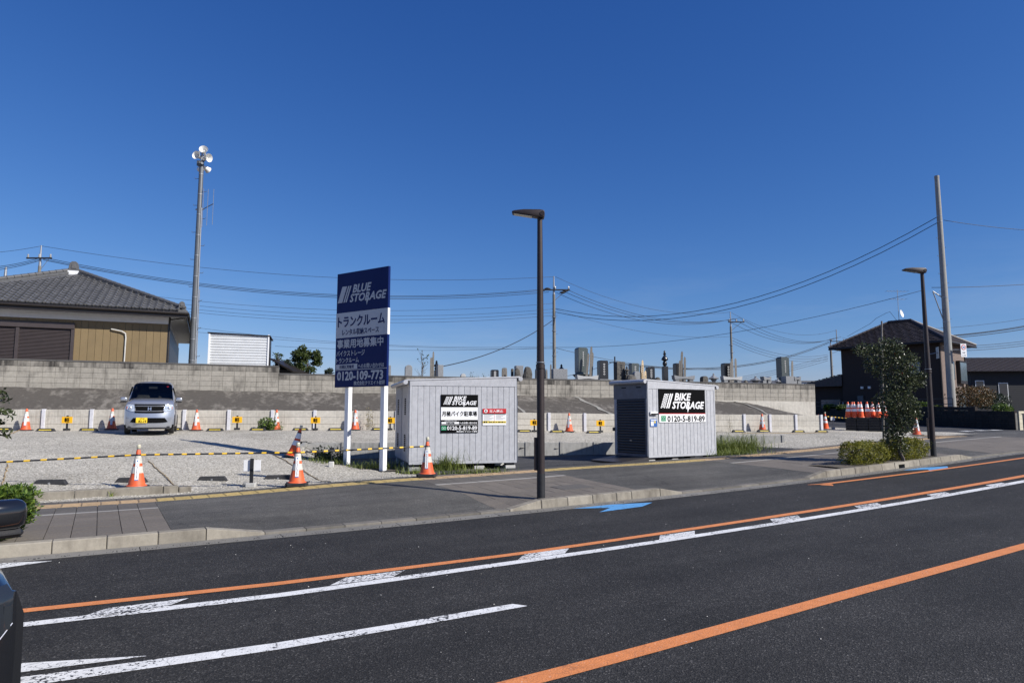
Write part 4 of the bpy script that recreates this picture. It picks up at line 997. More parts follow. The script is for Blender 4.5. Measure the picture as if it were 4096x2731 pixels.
# box 1, red notice
sB = sgn('no_entry_notice', 'red white and yellow no entry notice on the left storage box', b1, 1.75, .90)
MB().box(0, .585, -.005, 0, 0, .395).build('board', M['white'], sB)
MB().box(.0, .585, -.0075, -.0052, .285, .395).build('red_header', M['red'], sB); MB().box(.004, .581, -.0075, -.0052, .05, .10).build('yellow_band', M['stopy'], sB)
MB().box(.01, .575, -.0075, -.0052, .262, .283).build('dark_strip', M['ink'], sB); MB().box(.288, .292, -.0078, -.0052, .05, .283).build('divider', M['red'], sB)
letters(sB, M['white'], [dict(s='立入禁止', h=.062, width=.34, bold=.03, cx=.335, cz=.338)], y=-.009)
letters(sB, M['ink'], [dict(s='警告', h=.036, width=.10, bold=.03, cx=.07, cz=.075), dict(s='発見次第、警察・学校・勤務先に通報します', h=.026, width=.42, bold=.02, cx=.36, cz=.075)], y=-.009)
m = MB().lathe([(.043, 0), (.043, .002)], 18, M=Matrix.Translation((.078, -.0078, .34)) @ Matrix.Rotation(PI/2, 4, 'X')); m.build('round_mark', M['white'], sB)
MB().box(.064, .092, -.013, -.0115, .315, .362).build('figure_mark', M['ink'], sB)
m = MB()
for c, n_, x0, x1 in ((0, 6, .03, .27), (1, 5, .33, .56)):
    for k in range(n_): m.box(x0, x1-.05*((k*7) % 3), -.007, -.0055, .242-.027*k, .249-.027*k)
m.build('small_print', M['inkg'], sB)
# box 2, big sign
sC = sgn('bike_storage_sign', 'wide black bike storage sign with red line and phone number strip', b2, .39, .925)
MB().box(0, 1.79, -.006, 0, 0, .91).build('board', M['ink'], sC)
MB().box(.004, 1.786, -.009, -.0065, .004, .228).build('white_strip', M['white'], sC); MB().box(0, 1.79, -.009, -.0065, .232, .248).build('red_line', M['red'], sC)
logo(sC, 'white', 1.68, .06, .385, 'BIKE', y=-.009)
letters(sC, M['ink'], [dict(s='0120-5-819-89', h=.15, width=1.44, bold=.045, cx=1.03, cz=.10)], y=-.011)
letters(sC, M['inkg'], [dict(s='ゴー', h=.022, width=.09, cx=.92, cz=.205), dict(s='バ イ ク', h=.022, width=.25, cx=1.22, cz=.205), dict(s='パーク', h=.022, width=.16, cx=1.58, cz=.205)], y=-.011)
freedial(sC, .07, .035, .18, y=-.0095)
sD = sgn('paper_tray', 'small white leaflet tray beside the black sign on the shuttered box', b2, .05, 1.02, y=-.03)
MB().box(0, .26, -.03, .012, .12, .20).build('tray', M['white'], sD, bevel=.006); MB().box(.02, .27, -.034, -.031, .115, .15).build('print_strip', M['ink'], sD)
sE = sgn('info_card', 'small dark poster card below the leaflet tray on the shuttered box', b2, .07, .82)
MB().box(0, .25, -.004, 0, 0, .20).build('card', M['inkb'], sE); MB().box(.02, .12, -.006, -.0045, .02, .14).build('white_patch', M['offwhite'], sE); MB().box(.14, .19, -.006, -.0045, .09, .15).build('picture_patch', M['stopy'], sE)
MB().box(.02, .23, -.006, -.0045, .16, .18).build('headline', M['white'], sE)
# ================================================================= tall blue board
TL_, TR_ = at(1350, 1092, 16.9), at(1555, 1057, 15.9)
bang = math.atan2(TR_.y-TL_.y, TR_.x-TL_.x); BW_ = math.hypot(TR_.x-TL_.x, TR_.y-TL_.y); BZ, BH = 2.225, 2.84
brd = thing('blue_storage_board', 'tall blue and white trunk room advertising board on two white posts', 'billboard', (TL_.x, TL_.y, 0), bang)
MB().box(0, BW_, 0, .07, BZ, BZ+BH).build('board', M['navy'], brd, bevel=.006)
zf = lambda f: BZ+BH*(1-f)
MB().box(.002, BW_-.002, -.003, .002, zf(.572), zf(.352)).build('white_band', M['signw'], brd)
MB().box(BW_+.001, BW_+.004, 0, .07, zf(.572), zf(.352)).build('white_edge', M['white'], brd)
MB().box(.0, BW_, -.003, .0, zf(.854), zf(.849)).build('rule', M['signw'], brd)
k_ = BW_/1.8
logo(brd, 'signw', 1.71*k_, .04, zf(.262), 'BLUE', tread=False, y=-.004)
letters(brd, M['navy'], [dict(s='トランクルーム', h=.255, width=1.62*k_, bold=.03, cx=.89*k_, cz=zf(.432)), dict(s='レンタル収納スペース', h=.15, width=1.27*k_, bold=.02, cx=.88*k_, cz=zf(.525))], y=-.006)
letters(brd, M['signw'], [dict(s='事業用地募集中', h=.215, width=1.60*k_, bold=.028, cx=.87*k_, cz=zf(.625)), dict(s='バイクストレージ', h=.135, width=1.0*k_, bold=.018, cx=.05*k_, cz=zf(.708), align='L'),
    dict(s='トランクルーム', h=.125, width=.80*k_, bold=.018, cx=.05*k_, cz=zf(.768), align='L'), dict(s='へのお問い合わせは', h=.11, width=.88*k_, bold=.018, cx=1.27*k_, cz=zf(.823)),
    dict(s='0120-109-773', h=.205, width=1.58*k_, bold=.05, cx=.89*k_, cz=zf(.903)), dict(s='株式会社クリエイト総研', h=.10, width=1.05*k_, bold=.02, cx=1.22*k_, cz=zf(.968))], y=-.004)
MB().box(.04*k_, .80*k_, -.004, 0, zf(.845), zf(.802)).build('address_box', M['signw'], brd)
letters(brd, M['navy'], [dict(s='岩槻区箕輪東', h=.085, width=.52*k_, bold=.02, cx=.43*k_, cz=zf(.824))], y=-.006)
for px in (1379, 1522):
    l = solve_l(px, TL_.x, TL_.y, math.cos(bang), math.sin(bang))
    MB().box(l-.065, l+.065, .072, .20, .15, BZ+BH-.15).build('post', M['white'], brd, bevel=.008)
# ================================================================= street lamps
def lamp(label, base, h=5.0, rz=0):
    l = thing('street_lamp', label, 'street lamp', base, rz, 'brown street lamps')
    MB().cyl((0,0,-.05), (0,0,.42), .070, n=16).build('base_sleeve', M['black'], l, smooth=True)
    MB().cyl((0,0,.42), (0,0,2.2), .066, n=16).build('lower_pole', M['brown'], l, smooth=True)
    MB().lathe([(.066, 2.18), (.078, 2.19), (.078, 2.26), (.066, 2.27)], 16).build('collar', M['brown'], l, smooth=True)
    MB().cyl((0,0,2.285), (0,0,2.30), .079, n=16).build('collar_band', M['galv'], l, smooth=True)
    MB().cyl((0,0,2.26), (0,0,h), .064, .044, n=16).build('upper_pole', M['brown'], l, smooth=True)
    MB().box(-.115, -.058, -.03, .03, .47, 1.02).build('service_box', M['brown'], l, bevel=.008)
    # head points along -x of the frame
    head = [(.09, .05), (.075, .10), (0, .115), (-.28, .122), (-.45, .105), (-.49, .088), (-.485, .060), (-.28, .03), (-.12, .0), (.02, -.03), (.07, -.03)]
    m = MB(); L0 = [(x, -.075 if x < -.4 else -.085, z+h) for x, z in head]; m.prism_y([(x, z+h) for x, z in head], -.09, .09)
    hd = m.build('lamp_head', M['brown'], l, bevel=.02, seg=2, smooth=True)
    MB().hexa([(-.45,-.07,h+.05),(-.14,-.075,h-.004),(-.14,.075,h-.004),(-.45,.07,h+.05)], [(-.45,-.07,h+.06),(-.14,-.075,h+.01),(-.14,.075,h+.01),(-.45,.07,h+.06)]).build('lens', M['glassd'], hd)
    MB().cyl((.045,-.098,h+.04), (.045,.098,h+.04), .04, n=12).build('hinge', M['brown'], hd, smooth=True)
    return l
lb = onwalk(2164, 1994); lamp('brown street lamp at the centre kerb between the two storage boxes', lb, 4.85, -.05)
lb2 = onwalk(3735, 1828); lamp('brown street lamp at the kerb beside the small holly tree', lb2, 4.88, -.05)
# ================================================================= poles
def steps(root, r0, r1, z0, z1, gap, mat='galv', ang=0.0, ln=.16):
    z = z0; k = 0
    while z < z1:
        r = lerp(r0, r1, (z-z0)/(z1-z0)); a = ang+(PI if k % 2 else 0); c, s = math.cos(a), math.sin(a)
        MB().tube([(c*r*.8, s*r*.8, z), (c*(r+ln), s*(r+ln), z), (c*(r+ln+.015), s*(r+ln+.015), z+.05)], .011, 5).build('step_bolt', M[mat], root); z += gap; k += 1
SPY = 29.0
sp = at(767, 1462, SPY); sp.z = 2.3
spk = thing('loudspeaker_pole', 'tall grey steel pole topped with horn loudspeakers behind the wall', 'pole', sp)
HT = at(801, 655, SPY).z-2.3
MB().cyl((0,0,-.3), (0,0,HT), .148, .092, n=20).build('mast', M['steel'], spk, smooth=True)
for z in frange(.6, HT-.5, .95): MB().cyl((0,0,z), (0,0,z+.03), lerp(.148,.092,z/HT)+.008, n=16).build('band', M['galv'], spk)
steps(spk, .148, .095, .5, HT-.6, .60, 'steel')
MB().tube([(.15, -.05, .2), (.14, -.05, 3.8), (.115, -.05, HT-2)], .028, 6).build('conduit', M['galv'], spk)
MB().tube([(.165, .05, .2), (.15, .05, HT*.45)], .02, 6).build('conduit', M['galv'], spk)
MB().cyl((0,0,HT), (0,0,HT+.62), .04, n=10).build('head_mast', M['galv'], spk)
def horn(dirv, z, off, r=.185):
    d = Vector(dirv).normalized(); q = d.to_track_quat('Z', 'Y').to_matrix().to_4x4(); q.translation = Vector((off[0], off[1], z))
    hn = MB().lathe([(.04, -.22), (.05, -.10), (.055, -.02), (.08, .08), (.115, .16), (r*.85, .23), (r, .265), (r*.99, .272), (r*.82, .24), (.105, .16), (.068, .08), (.04, .0)], 20, M=q).build('horn', M['offwhite'], spk, smooth=True)
    MB().lathe([(.0, .02), (.038, .05), (.042, .12), (.024, .165), (0, .17)], 12, M=q).build('horn_plug', M['offwhite'], hn, smooth=True)
    MB().lathe([(.055, -.32), (.06, -.31), (.06, -.22), (.05, -.20)], 12, M=q).build('driver', M['steel'], hn, smooth=True)
horn((-.20, -.95, .05), HT+.26, (-.06, -.06)); horn((.22, -.9, .30), HT+.47, (.12, -.03)); horn((.85, -.35, -.15), HT+.26, (.13, -.02)); horn((-.5, .85, -.2), HT-.10, (-.05, .08), .15); horn((.35, .9, -.3), HT-.10, (.06, .10), .15)
MB().box(-.16, .10, -.12, .02, HT-.12, HT+.10).build('junction_box', M['steel'], spk); MB().cyl((-.25, 0, HT+.35), (.3, 0, HT+.35), .025, n=8).build('bracket', M['galv'], spk)
MB().cyl((-.12, -.02, HT+.44), (-.12, -.02, HT+.54), .05, n=10).build('beacon', M['steel'], spk)
# yagi aerial
za = at(815, 838, SPY).z-2.3
m = MB().cyl((.10, -.02, za-.03), (.68, -.18, za+.20), .018, n=6).build('aerial_boom', M['steel'], spk)
for x, y, l in ((.17, -.05, .95), (.40, -.12, .90), (.67, -.18, .88)): MB().cyl((x, y, za-l+.15), (x, y, za+l-.15+.12), .011, n=5).build('aerial_rod', M['galv'], spk)
MB().cyl((-.16, 0, za), (.2, -.04, za), .03, n=6).build('aerial_clamp', M['galv'], spk)
# big concrete pole, right
cp = at(3808, 1628, 38.6)
ctop = at(3748, 712, 38.6)
CH = ctop.z-1.55
big = thing('concrete_utility_pole', 'thick pale concrete utility pole with step bolts behind the dark wall', 'utility pole', ((cp.x+ctop.x)/2, 38.6, 1.55))
MB().cyl((0,0,0), (0,0,CH), .215, .122, n=24).build('shaft', M['polec'], big, smooth=True)
MB().cyl((0,0,CH), (0,0,CH+.12), .128, .128, n=24).build('cap', M['polec'], big, smooth=True)
steps(big, .21, .14, 3.3, CH-3.2, .52, 'steel', .25, .15)
for z in (CH-2.3, CH-2.65, 6.6, 5.2): MB().cyl((0,0,z), (0,0,z+.04), lerp(.215,.122,z/CH)+.008, n=20).build('band', M['galv'], big)
bz = at(3735, 1165, 38.6).z-1.55
br = MB().tube([(-.15,0,bz-.35), (-.66,0,bz)], .03, 6).build('stay_arm', M['galv'], big); MB().tube([(-.17,0,bz-1.65), (-.66,0,bz-.02)], .028, 6).build('stay_arm', M['galv'], big)
# speed zone sign on the pole
sz = at(3840, 1400, 38.5); sgz = thing('speed_zone_sign', 'white speed zone sign reading 30 on the concrete pole', 'road sign', (sz.x, 38.2, sz.z), .15)
MB().box(-.17, .20, 0, .015, -.42, .33).build('plate', M['white'], sgz, bevel=.005)
m = MB().lathe([(.150, 0), (.150, .003)], 28, M=Matrix.Translation((.015, -.001, .13)) @ Matrix.Rotation(PI/2, 4, 'X')).build('red_ring', M['red'], sgz)
MB().lathe([(.112, 0), (.112, .003)], 28, M=Matrix.Translation((.015, -.005, .13)) @ Matrix.Rotation(PI/2, 4, 'X')).build('white_disc', M['white'], sgz)
letters(sgz, M['inkb'], [dict(s='30', h=.12, width=.15, bold=.06, cx=.015, cz=.13)], y=-.010)
letters(sgz, M['inkg'], [dict(s='区域', h=.07, width=.16, bold=.03, cx=.015, cz=-.17), dict(s='ここから', h=.06, width=.24, bold=.03, cx=.015, cz=-.32)], y=-.004)
MB().cyl((-.55, .2, .0), (-.1, .02, .0), .02, n=6).build('arm', M['galv'], sgz)
sz2 = at(3742, 1412, 38.5); sg2 = thing('mirror_sign_plate', 'edge-on grey plate bolted to the concrete pole beside the lamp', 'road sign', (sz2.x, 38.3, sz2.z), 1.25)
MB().box(-.25, .25, 0, .02, -.32, .32).build('plate', M['galv'], sg2); MB().cyl((0, .02, 0), (.05, .62, -.1), .025, n=6).build('arm', M['galv'], sg2)
# far utility poles
def upole(label, px, ptop, Y, zb, r0, r1, arms, cap=True, bottom=None):
    t_ = at(px, ptop, Y); o = thing('utility_pole', label, 'utility pole', (t_.x, Y, zb), 0, 'utility poles')
    h = t_.z-zb
    MB().cyl((0,0,0), (0,0,h-1.5), r0, r1, n=12).build('shaft', M['polef'], o, smooth=True)
    MB().cyl((0,0,h-1.5), (0,0,h), r1*.9, r1*.45, n=10).build('top_tube', M['galv'], o, smooth=True)
    for (z, x0, x1, y_) in arms:
        a = MB().box(x0, x1, -.17+y_, -.08+y_, h-z-.05, h-z+.05).build('cross_arm', M['black'], o)
        for k in range(3):
            x = lerp(x0+.1, x1-.1, k/2)
            MB().lathe([(.05, 0), (.07, .05), (.045, .1), (.07, .15), (.04, .24)], 8, M=Matrix.Translation((x, -.12+y_, h-z+.05))).build('insulator', M['porc'], a, smooth=True)
        MB().tube([(x1*.8, -.1, h-z), (0, 0, h-z-.9)], .02, 4).build('arm_brace', M['galv'], o)
    steps(o, r0, r1, h*.35, h-3, .75, 'steel', 0, .13)
    for z in (h*.45, h*.62, h-3.4): MB().cyl((0,0,z), (0,0,z+.05), r0+.02, n=12).build('band', M['galv'], o)
    return o, h
U1, h1 = upole('utility pole rising behind the bungalow roof at the left', 165, 982, 48, .8, .17, .10, [(.95, -.9, .9, 0)])
U2, h2 = upole('utility pole right of the centre street lamp with dark insulators', 2215, 1105, 55, .8, .17, .11, [(1.15, -1.1, 1.3, 0)])
U3, h3 = upole('utility pole with short cross arm above the gravestones', 2921, 1247, 68, .8, .16, .10, [(1.05, -.28, 1.35, 0)])
U4, h4 = upole('utility pole standing left of the two storey house roof', 3321, 1354, 84, .8, .16, .13, [(.35, 0, 3.2, 0), (1.0, .2, 2.6, 0)])
MB().cyl((.8, 0, h4-.5), (.8, 0, h4+1.1), .06, n=8).build('side_mast', M['galv'], U4)
U5, h5 = upole('short grey pole top at the left picture edge above the roof', 24, 1068, 50, .8, .17, .16, [])
# ================================================================= overhead lines
def wire(a, b, sag, r, label, n=18, mat='cable', name='overhead_wire', cat='wire', grp=None):
    p, q = at(*a) if len(a) == 3 else Vector(a[:3]), at(*b) if len(b) == 3 else Vector(b[:3])
    pts = [p.lerp(q, k/n)-Vector((0, 0, 4*sag*(k/n)*(1-k/n))) for k in range(n+1)]
    o = MB().tube(pts, r, 5).build(name, M[mat], smooth='all', fix=False); tag(o, label, cat, grp or 'overhead wires'); return o
wire((165, 984, 48), (2215, 1107, 55), 1.1, .014, 'thin top earth wire from the left pole to the centre pole', mat='wire')
wire((165, 984, 48), (-300, 1010, 47), .3, .014, 'thin top earth wire leaving the left pole toward the picture edge', mat='wire')
for k, (y0, y1, y2, nm) in enumerate(((1030, 1155, 1056, 'upper'), (1036, 1160, 1062, 'middle'), (1040, 1168, 1075, 'lower'))):
    wire((172, y0, 48+.2*k), (2195, y1, 55), 1.5, .019, f'{nm} of three black cables between the left pole and centre pole')
    wire((160, y0+2, 48+.2*k), (-300, y2, 47), .5, .019, f'{nm} of three black cables leaving the left pole leftward')
for k, (y0, y1) in enumerate(((1178, 1213), (1196, 1236), (1212, 1249), (1224, 1262))):
    wire((560, y0, 52), (2213, y1, 55), .9, .012, 'first second third fourth'.split()[k]+' thin line from the top below the cables, bungalow to centre pole', mat='wire')
wire((640, 1290, 52), (2213, 1385, 55), .7, .011, 'faint lower wire above the corrugated shed running to the centre pole', mat='wire')
wire((640, 1312, 52), (2213, 1394, 55), .5, .011, 'faintest lowest wire above the corrugated shed', mat='wire')
wire((2208, 1283, 55), (1766, 1466, 40), .5, .028, 'black service cable dropping from the centre pole to the gravestones')
wire((2222, 1107, 55), (2921, 1248, 68), 1.2, .014, 'thin top earth wire from the centre pole to the cross arm pole', mat='wire')
for k, (a, b) in enumerate((((2268, 1158), (2960, 1272)), ((2250, 1163), (2935, 1275)), ((2226, 1171), (2908, 1280)))):
    wire((*a, 55), (*b, 68), 1.3, .019, ('upper', 'middle', 'lower')[k]+' of three black cables sagging to the cross arm pole')
    wire((*b, 68), (3365-14*k, 1346+3*k, 84), 1.4, .019, ('upper', 'middle', 'lower')[k]+' of three black cables running to the pole by the house')
wire((2222, 1234, 55), (3746, 870, 38.6), 2.6, .021, 'upper of two black cables climbing to the thick concrete pole')
wire((2222, 1248, 55), (3748, 892, 38.6), 2.6, .021, 'lower of two black cables climbing to the thick concrete pole')
wire((2224, 1238, 55), (2918, 1346, 68), .8, .012, 'thin wire below the cables between centre pole and cross arm pole', mat='wire')
wire((2216, 1389, 55), (3694, 1160, 38.6), .9, .014, 'long thin wire rising from the centre pole to the bracket of the concrete pole', mat='wire')
wire((1100, 1384, 58), (2216, 1389, 55), .3, .012, 'thin wire crossing behind the blue board to the centre pole', mat='wire')
wire((2225, 1392, 55), (2906, 1478, 60), .5, .018, 'looped grey cable below the centre pole', mat='wire')
wire((2460, 1450, 60), (3316, 1366, 84), 1.6, .03, 'upper of two heavy cables from the thin pole to the pole by the house')
wire((2460, 1454, 60), (3316, 1371, 84), 1.6, .03, 'lower of two heavy cables from the thin pole to the pole by the house')
wire((2460, 1445, 60), (2040, 1530, 50), .4, .02, 'cable dropping left from the thin pole behind the gravestones')
wire((2923, 1249, 68), (3344, 1321, 84), 1.3, .014, 'thin top earth wire from the cross arm pole to the pole by the house', mat='wire')
for k in range(3): wire((2928, 1350+11*k, 68), (3311, 1418+9*k, 84), .9, .018, ('upper', 'middle', 'lower')[k]+' of three grey lines below the cables, cross arm pole to house pole', mat='wire')
for k in range(3): wire((3312, 1424+9*k, 84), (2640, 1550+6*k, 66), .5, .020, ('upper', 'middle', 'lower')[k]+' of three lines falling left from the house pole to the graves', mat='wire')
wire((3370, 1350, 84), (3720, 1330, 60), .6, .014, 'thin wire from the house pole passing behind the hipped roof', mat='wire')
wire((3640, 1318, 62), (4400, 1212, 62), .5, .014, 'thin wire above the hipped roof running off to the right', mat='wire')
for k, (y0, y1) in enumerate(((1350, 1248), (1352, 1254), (1358, 1264))): wire((3660, y0, 60), (4400, y1-14, 60), .5, .030, ('upper', 'middle', 'lower')[k]+' of three black cables right of the concrete pole')
for k in range(3): wire((3860, 1384+9*k, 60), (4400, 1308+9*k, 60), .3, .022, ('upper', 'middle', 'lower')[k]+' of three wires above the slate roof at the right edge', mat='wire')
wire((3775, 881, 38.6), (4500, 925, 40), .3, .016, 'single wire leaving the top of the concrete pole rightward', mat='wire')
wire((3727, 1150, 38.6), (4500, 1096, 40), .2, .016, 'single wire leaving the bracket of the concrete pole rightward', mat='wire')
m = MB().tube([at(3390, 1345, 62), at(3435, 1320, 60), at(3480, 1295, 57), at(3505, 1273, 55), at(3545, 1252, 53), at(3560, 1247, 52), at(3578, 1270, 51), at(3594, 1290, 50.6)], .014, 5)
tag(m.build('drop_cable', M['wire'], fix=False), 'drooping lead-in cable to the aerial on the hipped roof', 'cable', 'overhead wires')
tp = at(2459, 1426, 60); U6 = thing('thin_pole', 'thin dark pole top showing between the gravestones', 'utility pole', (tp.x, 60, .8))
MB().cyl((0,0,0), (0,0,tp.z-.8), .06, n=8).build('shaft', M['black'], U6); MB().box(-.5, .5, -.05, .05, tp.z-1.35, tp.z-1.27).build('cross_arm', M['black'], U6)
# cable ends near the insulators: dark strain clamps on the centre pole
for px, py in ((2172, 1160), (2190, 1155), (2262, 1163), (2250, 1170)):
    p = at(px, py, 54.9)-Vector((U2.location.x, 55, .8)); MB().lathe([(.03, -.25), (.09, -.1), (.10, .05), (.03, .25)], 8, M=Matrix.Translation(p) @ Matrix.Rotation(PI/2, 4, 'Y')).build('strain_clamp', M['cable'], U2, smooth=True)
# ================================================================= traffic cones
def face(p): return math.atan2(-p.x, p.y)
def rc(z): return .142-.112*(z-.03)/.69
def cone_proto(lampy, faded, label_, plates=1, sticker=True):
    c = thing('traffic_cone', label_, 'traffic cone', (0,0,0)); om = M['orange_f' if faded else 'orange']; bm = M['band' if faded else 'band_w']
    for k in range(plates):
        z = .028*k; MB().prism_z([(x*.205, y*.205) for x, y in ((-1,-.8),(-.8,-1),(.8,-1),(1,-.8),(1,.8),(.8,1),(-.8,1),(-1,.8))], z, z+.026).build('base_weight', M['rubber'], c, bevel=.006)
    zb = .028*plates
    MB().lathe([(.175, zb), (.17, zb+.012), (rc(.03)+.004, zb+.02), (rc(.29), .29), (rc(.41), .41), (rc(.465), .465), (rc(.62), .62), (rc(.70), .70), (.022, .72), (0, .722)], 24).build('cone_body', om, c, smooth=True)
    for z0, z1 in ((.29, .41), (.465, .62)): MB().lathe([(rc(z0)+.0025, z0), (rc(z1)+.0025, z1)], 24, caps=False).build('band', bm, c, smooth=True)
    if lampy:
        MB().cyl((0,0,.715), (0,0,.735), .03, n=10).build('lamp_socket', M['galv'], c); MB().lathe([(.030,.735),(.036,.745),(.036,.795),(.030,.805),(0,.806)], 12).build('warning_lamp', M['lampg'], c, smooth=True)
        MB().lathe([(rc(.625)+.006,.60),(rc(.625)+.012,.612),(rc(.64)+.005,.63)], 16, caps=False).build('bar_ring', M['black'], c)
    if sticker:
        q = [(.16, -rc(.16)-.006), (.54, -rc(.54)-.006)]
        lb_ = MB().quad((-.030, q[0][1], .16), (.034, q[0][1], .16), (.030, q[1][1], .54), (-.030, q[1][1], .54)).build('paper_label', M['white'], c, fix=False)
        m = MB(); n_ = Vector((0, -1, 0))
        def pt(x, z): return (x, lerp(q[0][1], q[1][1], (z-.16)/.38)-.0015, z)
        rr = random.Random(4)
        for k in range(13):
            z = .47-.022*k; x = -.012+rr.uniform(-.004, .004); m.quad(pt(x, z-.012), pt(x+rr.uniform(.012, .024), z-.012), pt(x+.02, z), pt(x+.004, z))
        m.build('label_print', M['inkg'], lb_, fix=False)
        m = MB(); m.add([pt(.013*math.cos(a), .51+.013*math.sin(a)) for a in frange(0, 2*PI, PI/5)[:-1]], [tuple(range(10))]); m.build('label_dot', M['inkb'], lb_, fix=False)
        MB().quad(pt(-.030, .161), pt(.034, .161), pt(.033, .175), pt(-.029, .175)).build('label_edge', M['inkb'], lb_, fix=False)
    return remember(c)
PA = cone_proto(True, True, 'x', 2); PB = cone_proto(False, True, 'x', 1); PC = cone_proto(False, False, 'x', 1, False); PD = cone_proto(True, False, 'x', 1, False)
used_protos = set()
def cone(proto, loc, label, rz=0, lean=(0, 0), group='orange traffic cones'):
    o = proto if proto.name not in used_protos else copy_tree(proto); used_protos.add(proto.name)
    o.location = loc; o.rotation_euler = (lean[0], lean[1], rz); o['label'] = label; o['group'] = group; return o
def by_wall(px, off): 
    u = (px-2048)/F; Y = (26.8-off)/(1-.212*u); X = u*Y; s, t = ST(X, Y); return Vector((X, Y, zlotw(s, t)+.012))
UPC = Vector((0, 0, .025)); F1, F2, F3 = onlot(545, 1960)+UPC, onlot(1187, 1946)+UPC, onlot(1708, 1909)+UPC
c1 = cone(PA, F1, 'faded orange cone with lamp by the edging kerb, first from the left along the pavement', face(F1)-.08)
c2 = cone(PA, F2, 'faded orange cone with lamp between the white sign back and the pavement', face(F2)-.05)
c3 = cone(PA, F3, 'faded orange cone with lamp in front of the left storage box corner', face(F3)-.12)
g4 = onlot(1170, 1826); c4 = cone(PD, g4, 'tilted orange cone with lamp at the end of the low retaining wall', .3, (0, math.radians(14)))
LAB = ['in front of the wall, leftmost in the back row', 'beside the silver car, shaded by it', 'just right of the silver car', 'with a green weed at its foot by the wall', 'seen between the two white board posts', 'right of the centre lamp post by the wall', 'right of the shuttered box by the wall']
for px, lb_ in zip((117, 458, 794, 1112, 1425, 2275, 3042), LAB):
    p_ = by_wall(px, .42); cone(PB, p_, 'orange cone with paper label '+lb_, face(p_)+R.uniform(-.25, .25))
def atY(px, Y):
    X = (px-2048)/F*Y; s, t = ST(X, Y); return Vector((X, Y, zlotw(s, t)))
cone(PB, atY(3267, 30.6), 'orange cone with paper label at the right end of the panel wall', .2)
p_ = atY(3293, 32.6); cc = cone(PD, p_, 'orange cone with lamp just behind the right end of the panel wall', .2)
p_ = atY(3653, 27.2); cone(PB, p_, 'orange cone with paper label half hidden behind the small holly tree', .2)
# striped bars
def bar(p, q, label, n=12):
    p, q = Vector(p), Vector(q); o = thing('striped_bar', label, 'barrier bar', p, 0, 'yellow and black cone bars'); d = q-p
    MB().cyl((0,0,0), d, .0155, n=10).build('black_tube', M['black'], o, smooth=True)
    for k in range(n):
        a = (k+.42)/n; b_ = a+.36/n; MB().cyl(d*a, d*b_, .0185, n=10).build('yellow_sleeve', M['yellow'], o, smooth=True)
    for a in (.004, .996): MB().lathe([(.046, -.008), (.052, 0), (.046, .008)], 12, M=Matrix.Translation(d*a)).build('end_ring', M['black'], o)
up = Vector((0, 0, .615))
bar(F1+up, at(-260, 1862, 12.6), 'striped bar running from the first kerb cone off the left picture edge')
bar(F2+up, F1+up, 'striped bar between the cones before the white sign back'); bar(F3+up, F2+up, 'striped bar in front of the blue board posts')
bar(p_*0+atY(3293, 32.6)+Vector((.04, 0, .6)), atY(3380, 33.2)+Vector((0, 0, .5)), 'short striped bar at the far right behind the stacked cones', 6)
# wheel stops
def stop_mesh(yellow):
    m = MB(); m.add([(-.29,-.07,0),(.29,-.07,0),(.29,.07,0),(-.29,.07,0),(-.23,-.045,.095),(.23,-.045,.095),(.23,.045,.095),(-.23,.045,.095)], [(0,3,2,1),(4,5,6,7),(0,1,5,4),(1,2,6,5),(2,3,7,6),(3,0,4,7)])
    return m.mesh('body', M['rubber'], bevel=.008)
sm0 = stop_mesh(0); yst = MB().hexa([(-.185,-.066,.034),(.185,-.066,.034),(.185,-.055,.034),(-.185,-.055,.034)], [(-.18,-.0595,.058),(.18,-.0595,.058),(.18,-.05,.058),(-.18,-.05,.058)]).mesh('reflector', M['stopy']); bolt = MB().cyl((0,-.075,.03), (0,-.05,.03), .02, n=8).mesh('bolt', M['galv'])
def wstop(loc, rz, label, yellow):
    o = thing('wheel_stop', label, 'wheel stop', loc, rz, 'black rubber wheel stops'); put('body', sm0, o)
    if yellow:
        put('reflector', yst, o)
    else: put('bolt', bolt, o)
for k, (px, py) in enumerate(((195, 1938), (520, 1929), (845, 1923), (1110, 1917))):
    p = onlot(px, py); wstop(p+Vector((0, .05, -.006)), .18+R.uniform(-.05, .05), 'plain black wheel stop on the gravel near the pavement, '+('leftmost of four', 'behind the first kerb cone', 'left of the white sign back', 'behind the second kerb cone')[k], False)
wl_ = ['at the left picture edge by the wall', 'left of the second yellow kei sign post', 'left of the shaded cone', 'behind the silver car', 'right of the silver car between cone and yellow sign', 'left of the green weed', 'right of the green weed cone', 'left of the white board posts', 'between the white board posts', 'behind the storage box gap, first', 'right of the centre lamp post', 'left of the shuttered box', 'just right of the shuttered box', 'in front of the cone right of the shuttered box', 'second from the right wall end', 'in front of the cone at the wall end']
for px, lb_ in zip((27, 198, 368, 705, 870, 1039, 1208, 1348, 1520, 2097, 2226, 2371, 2946, 3046, 3184, 3276), wl_):
    wstop(by_wall(px, .85)-Vector((0, 0, .008)), pa+R.uniform(-.04, .04), 'yellow striped black wheel stop '+lb_, True)
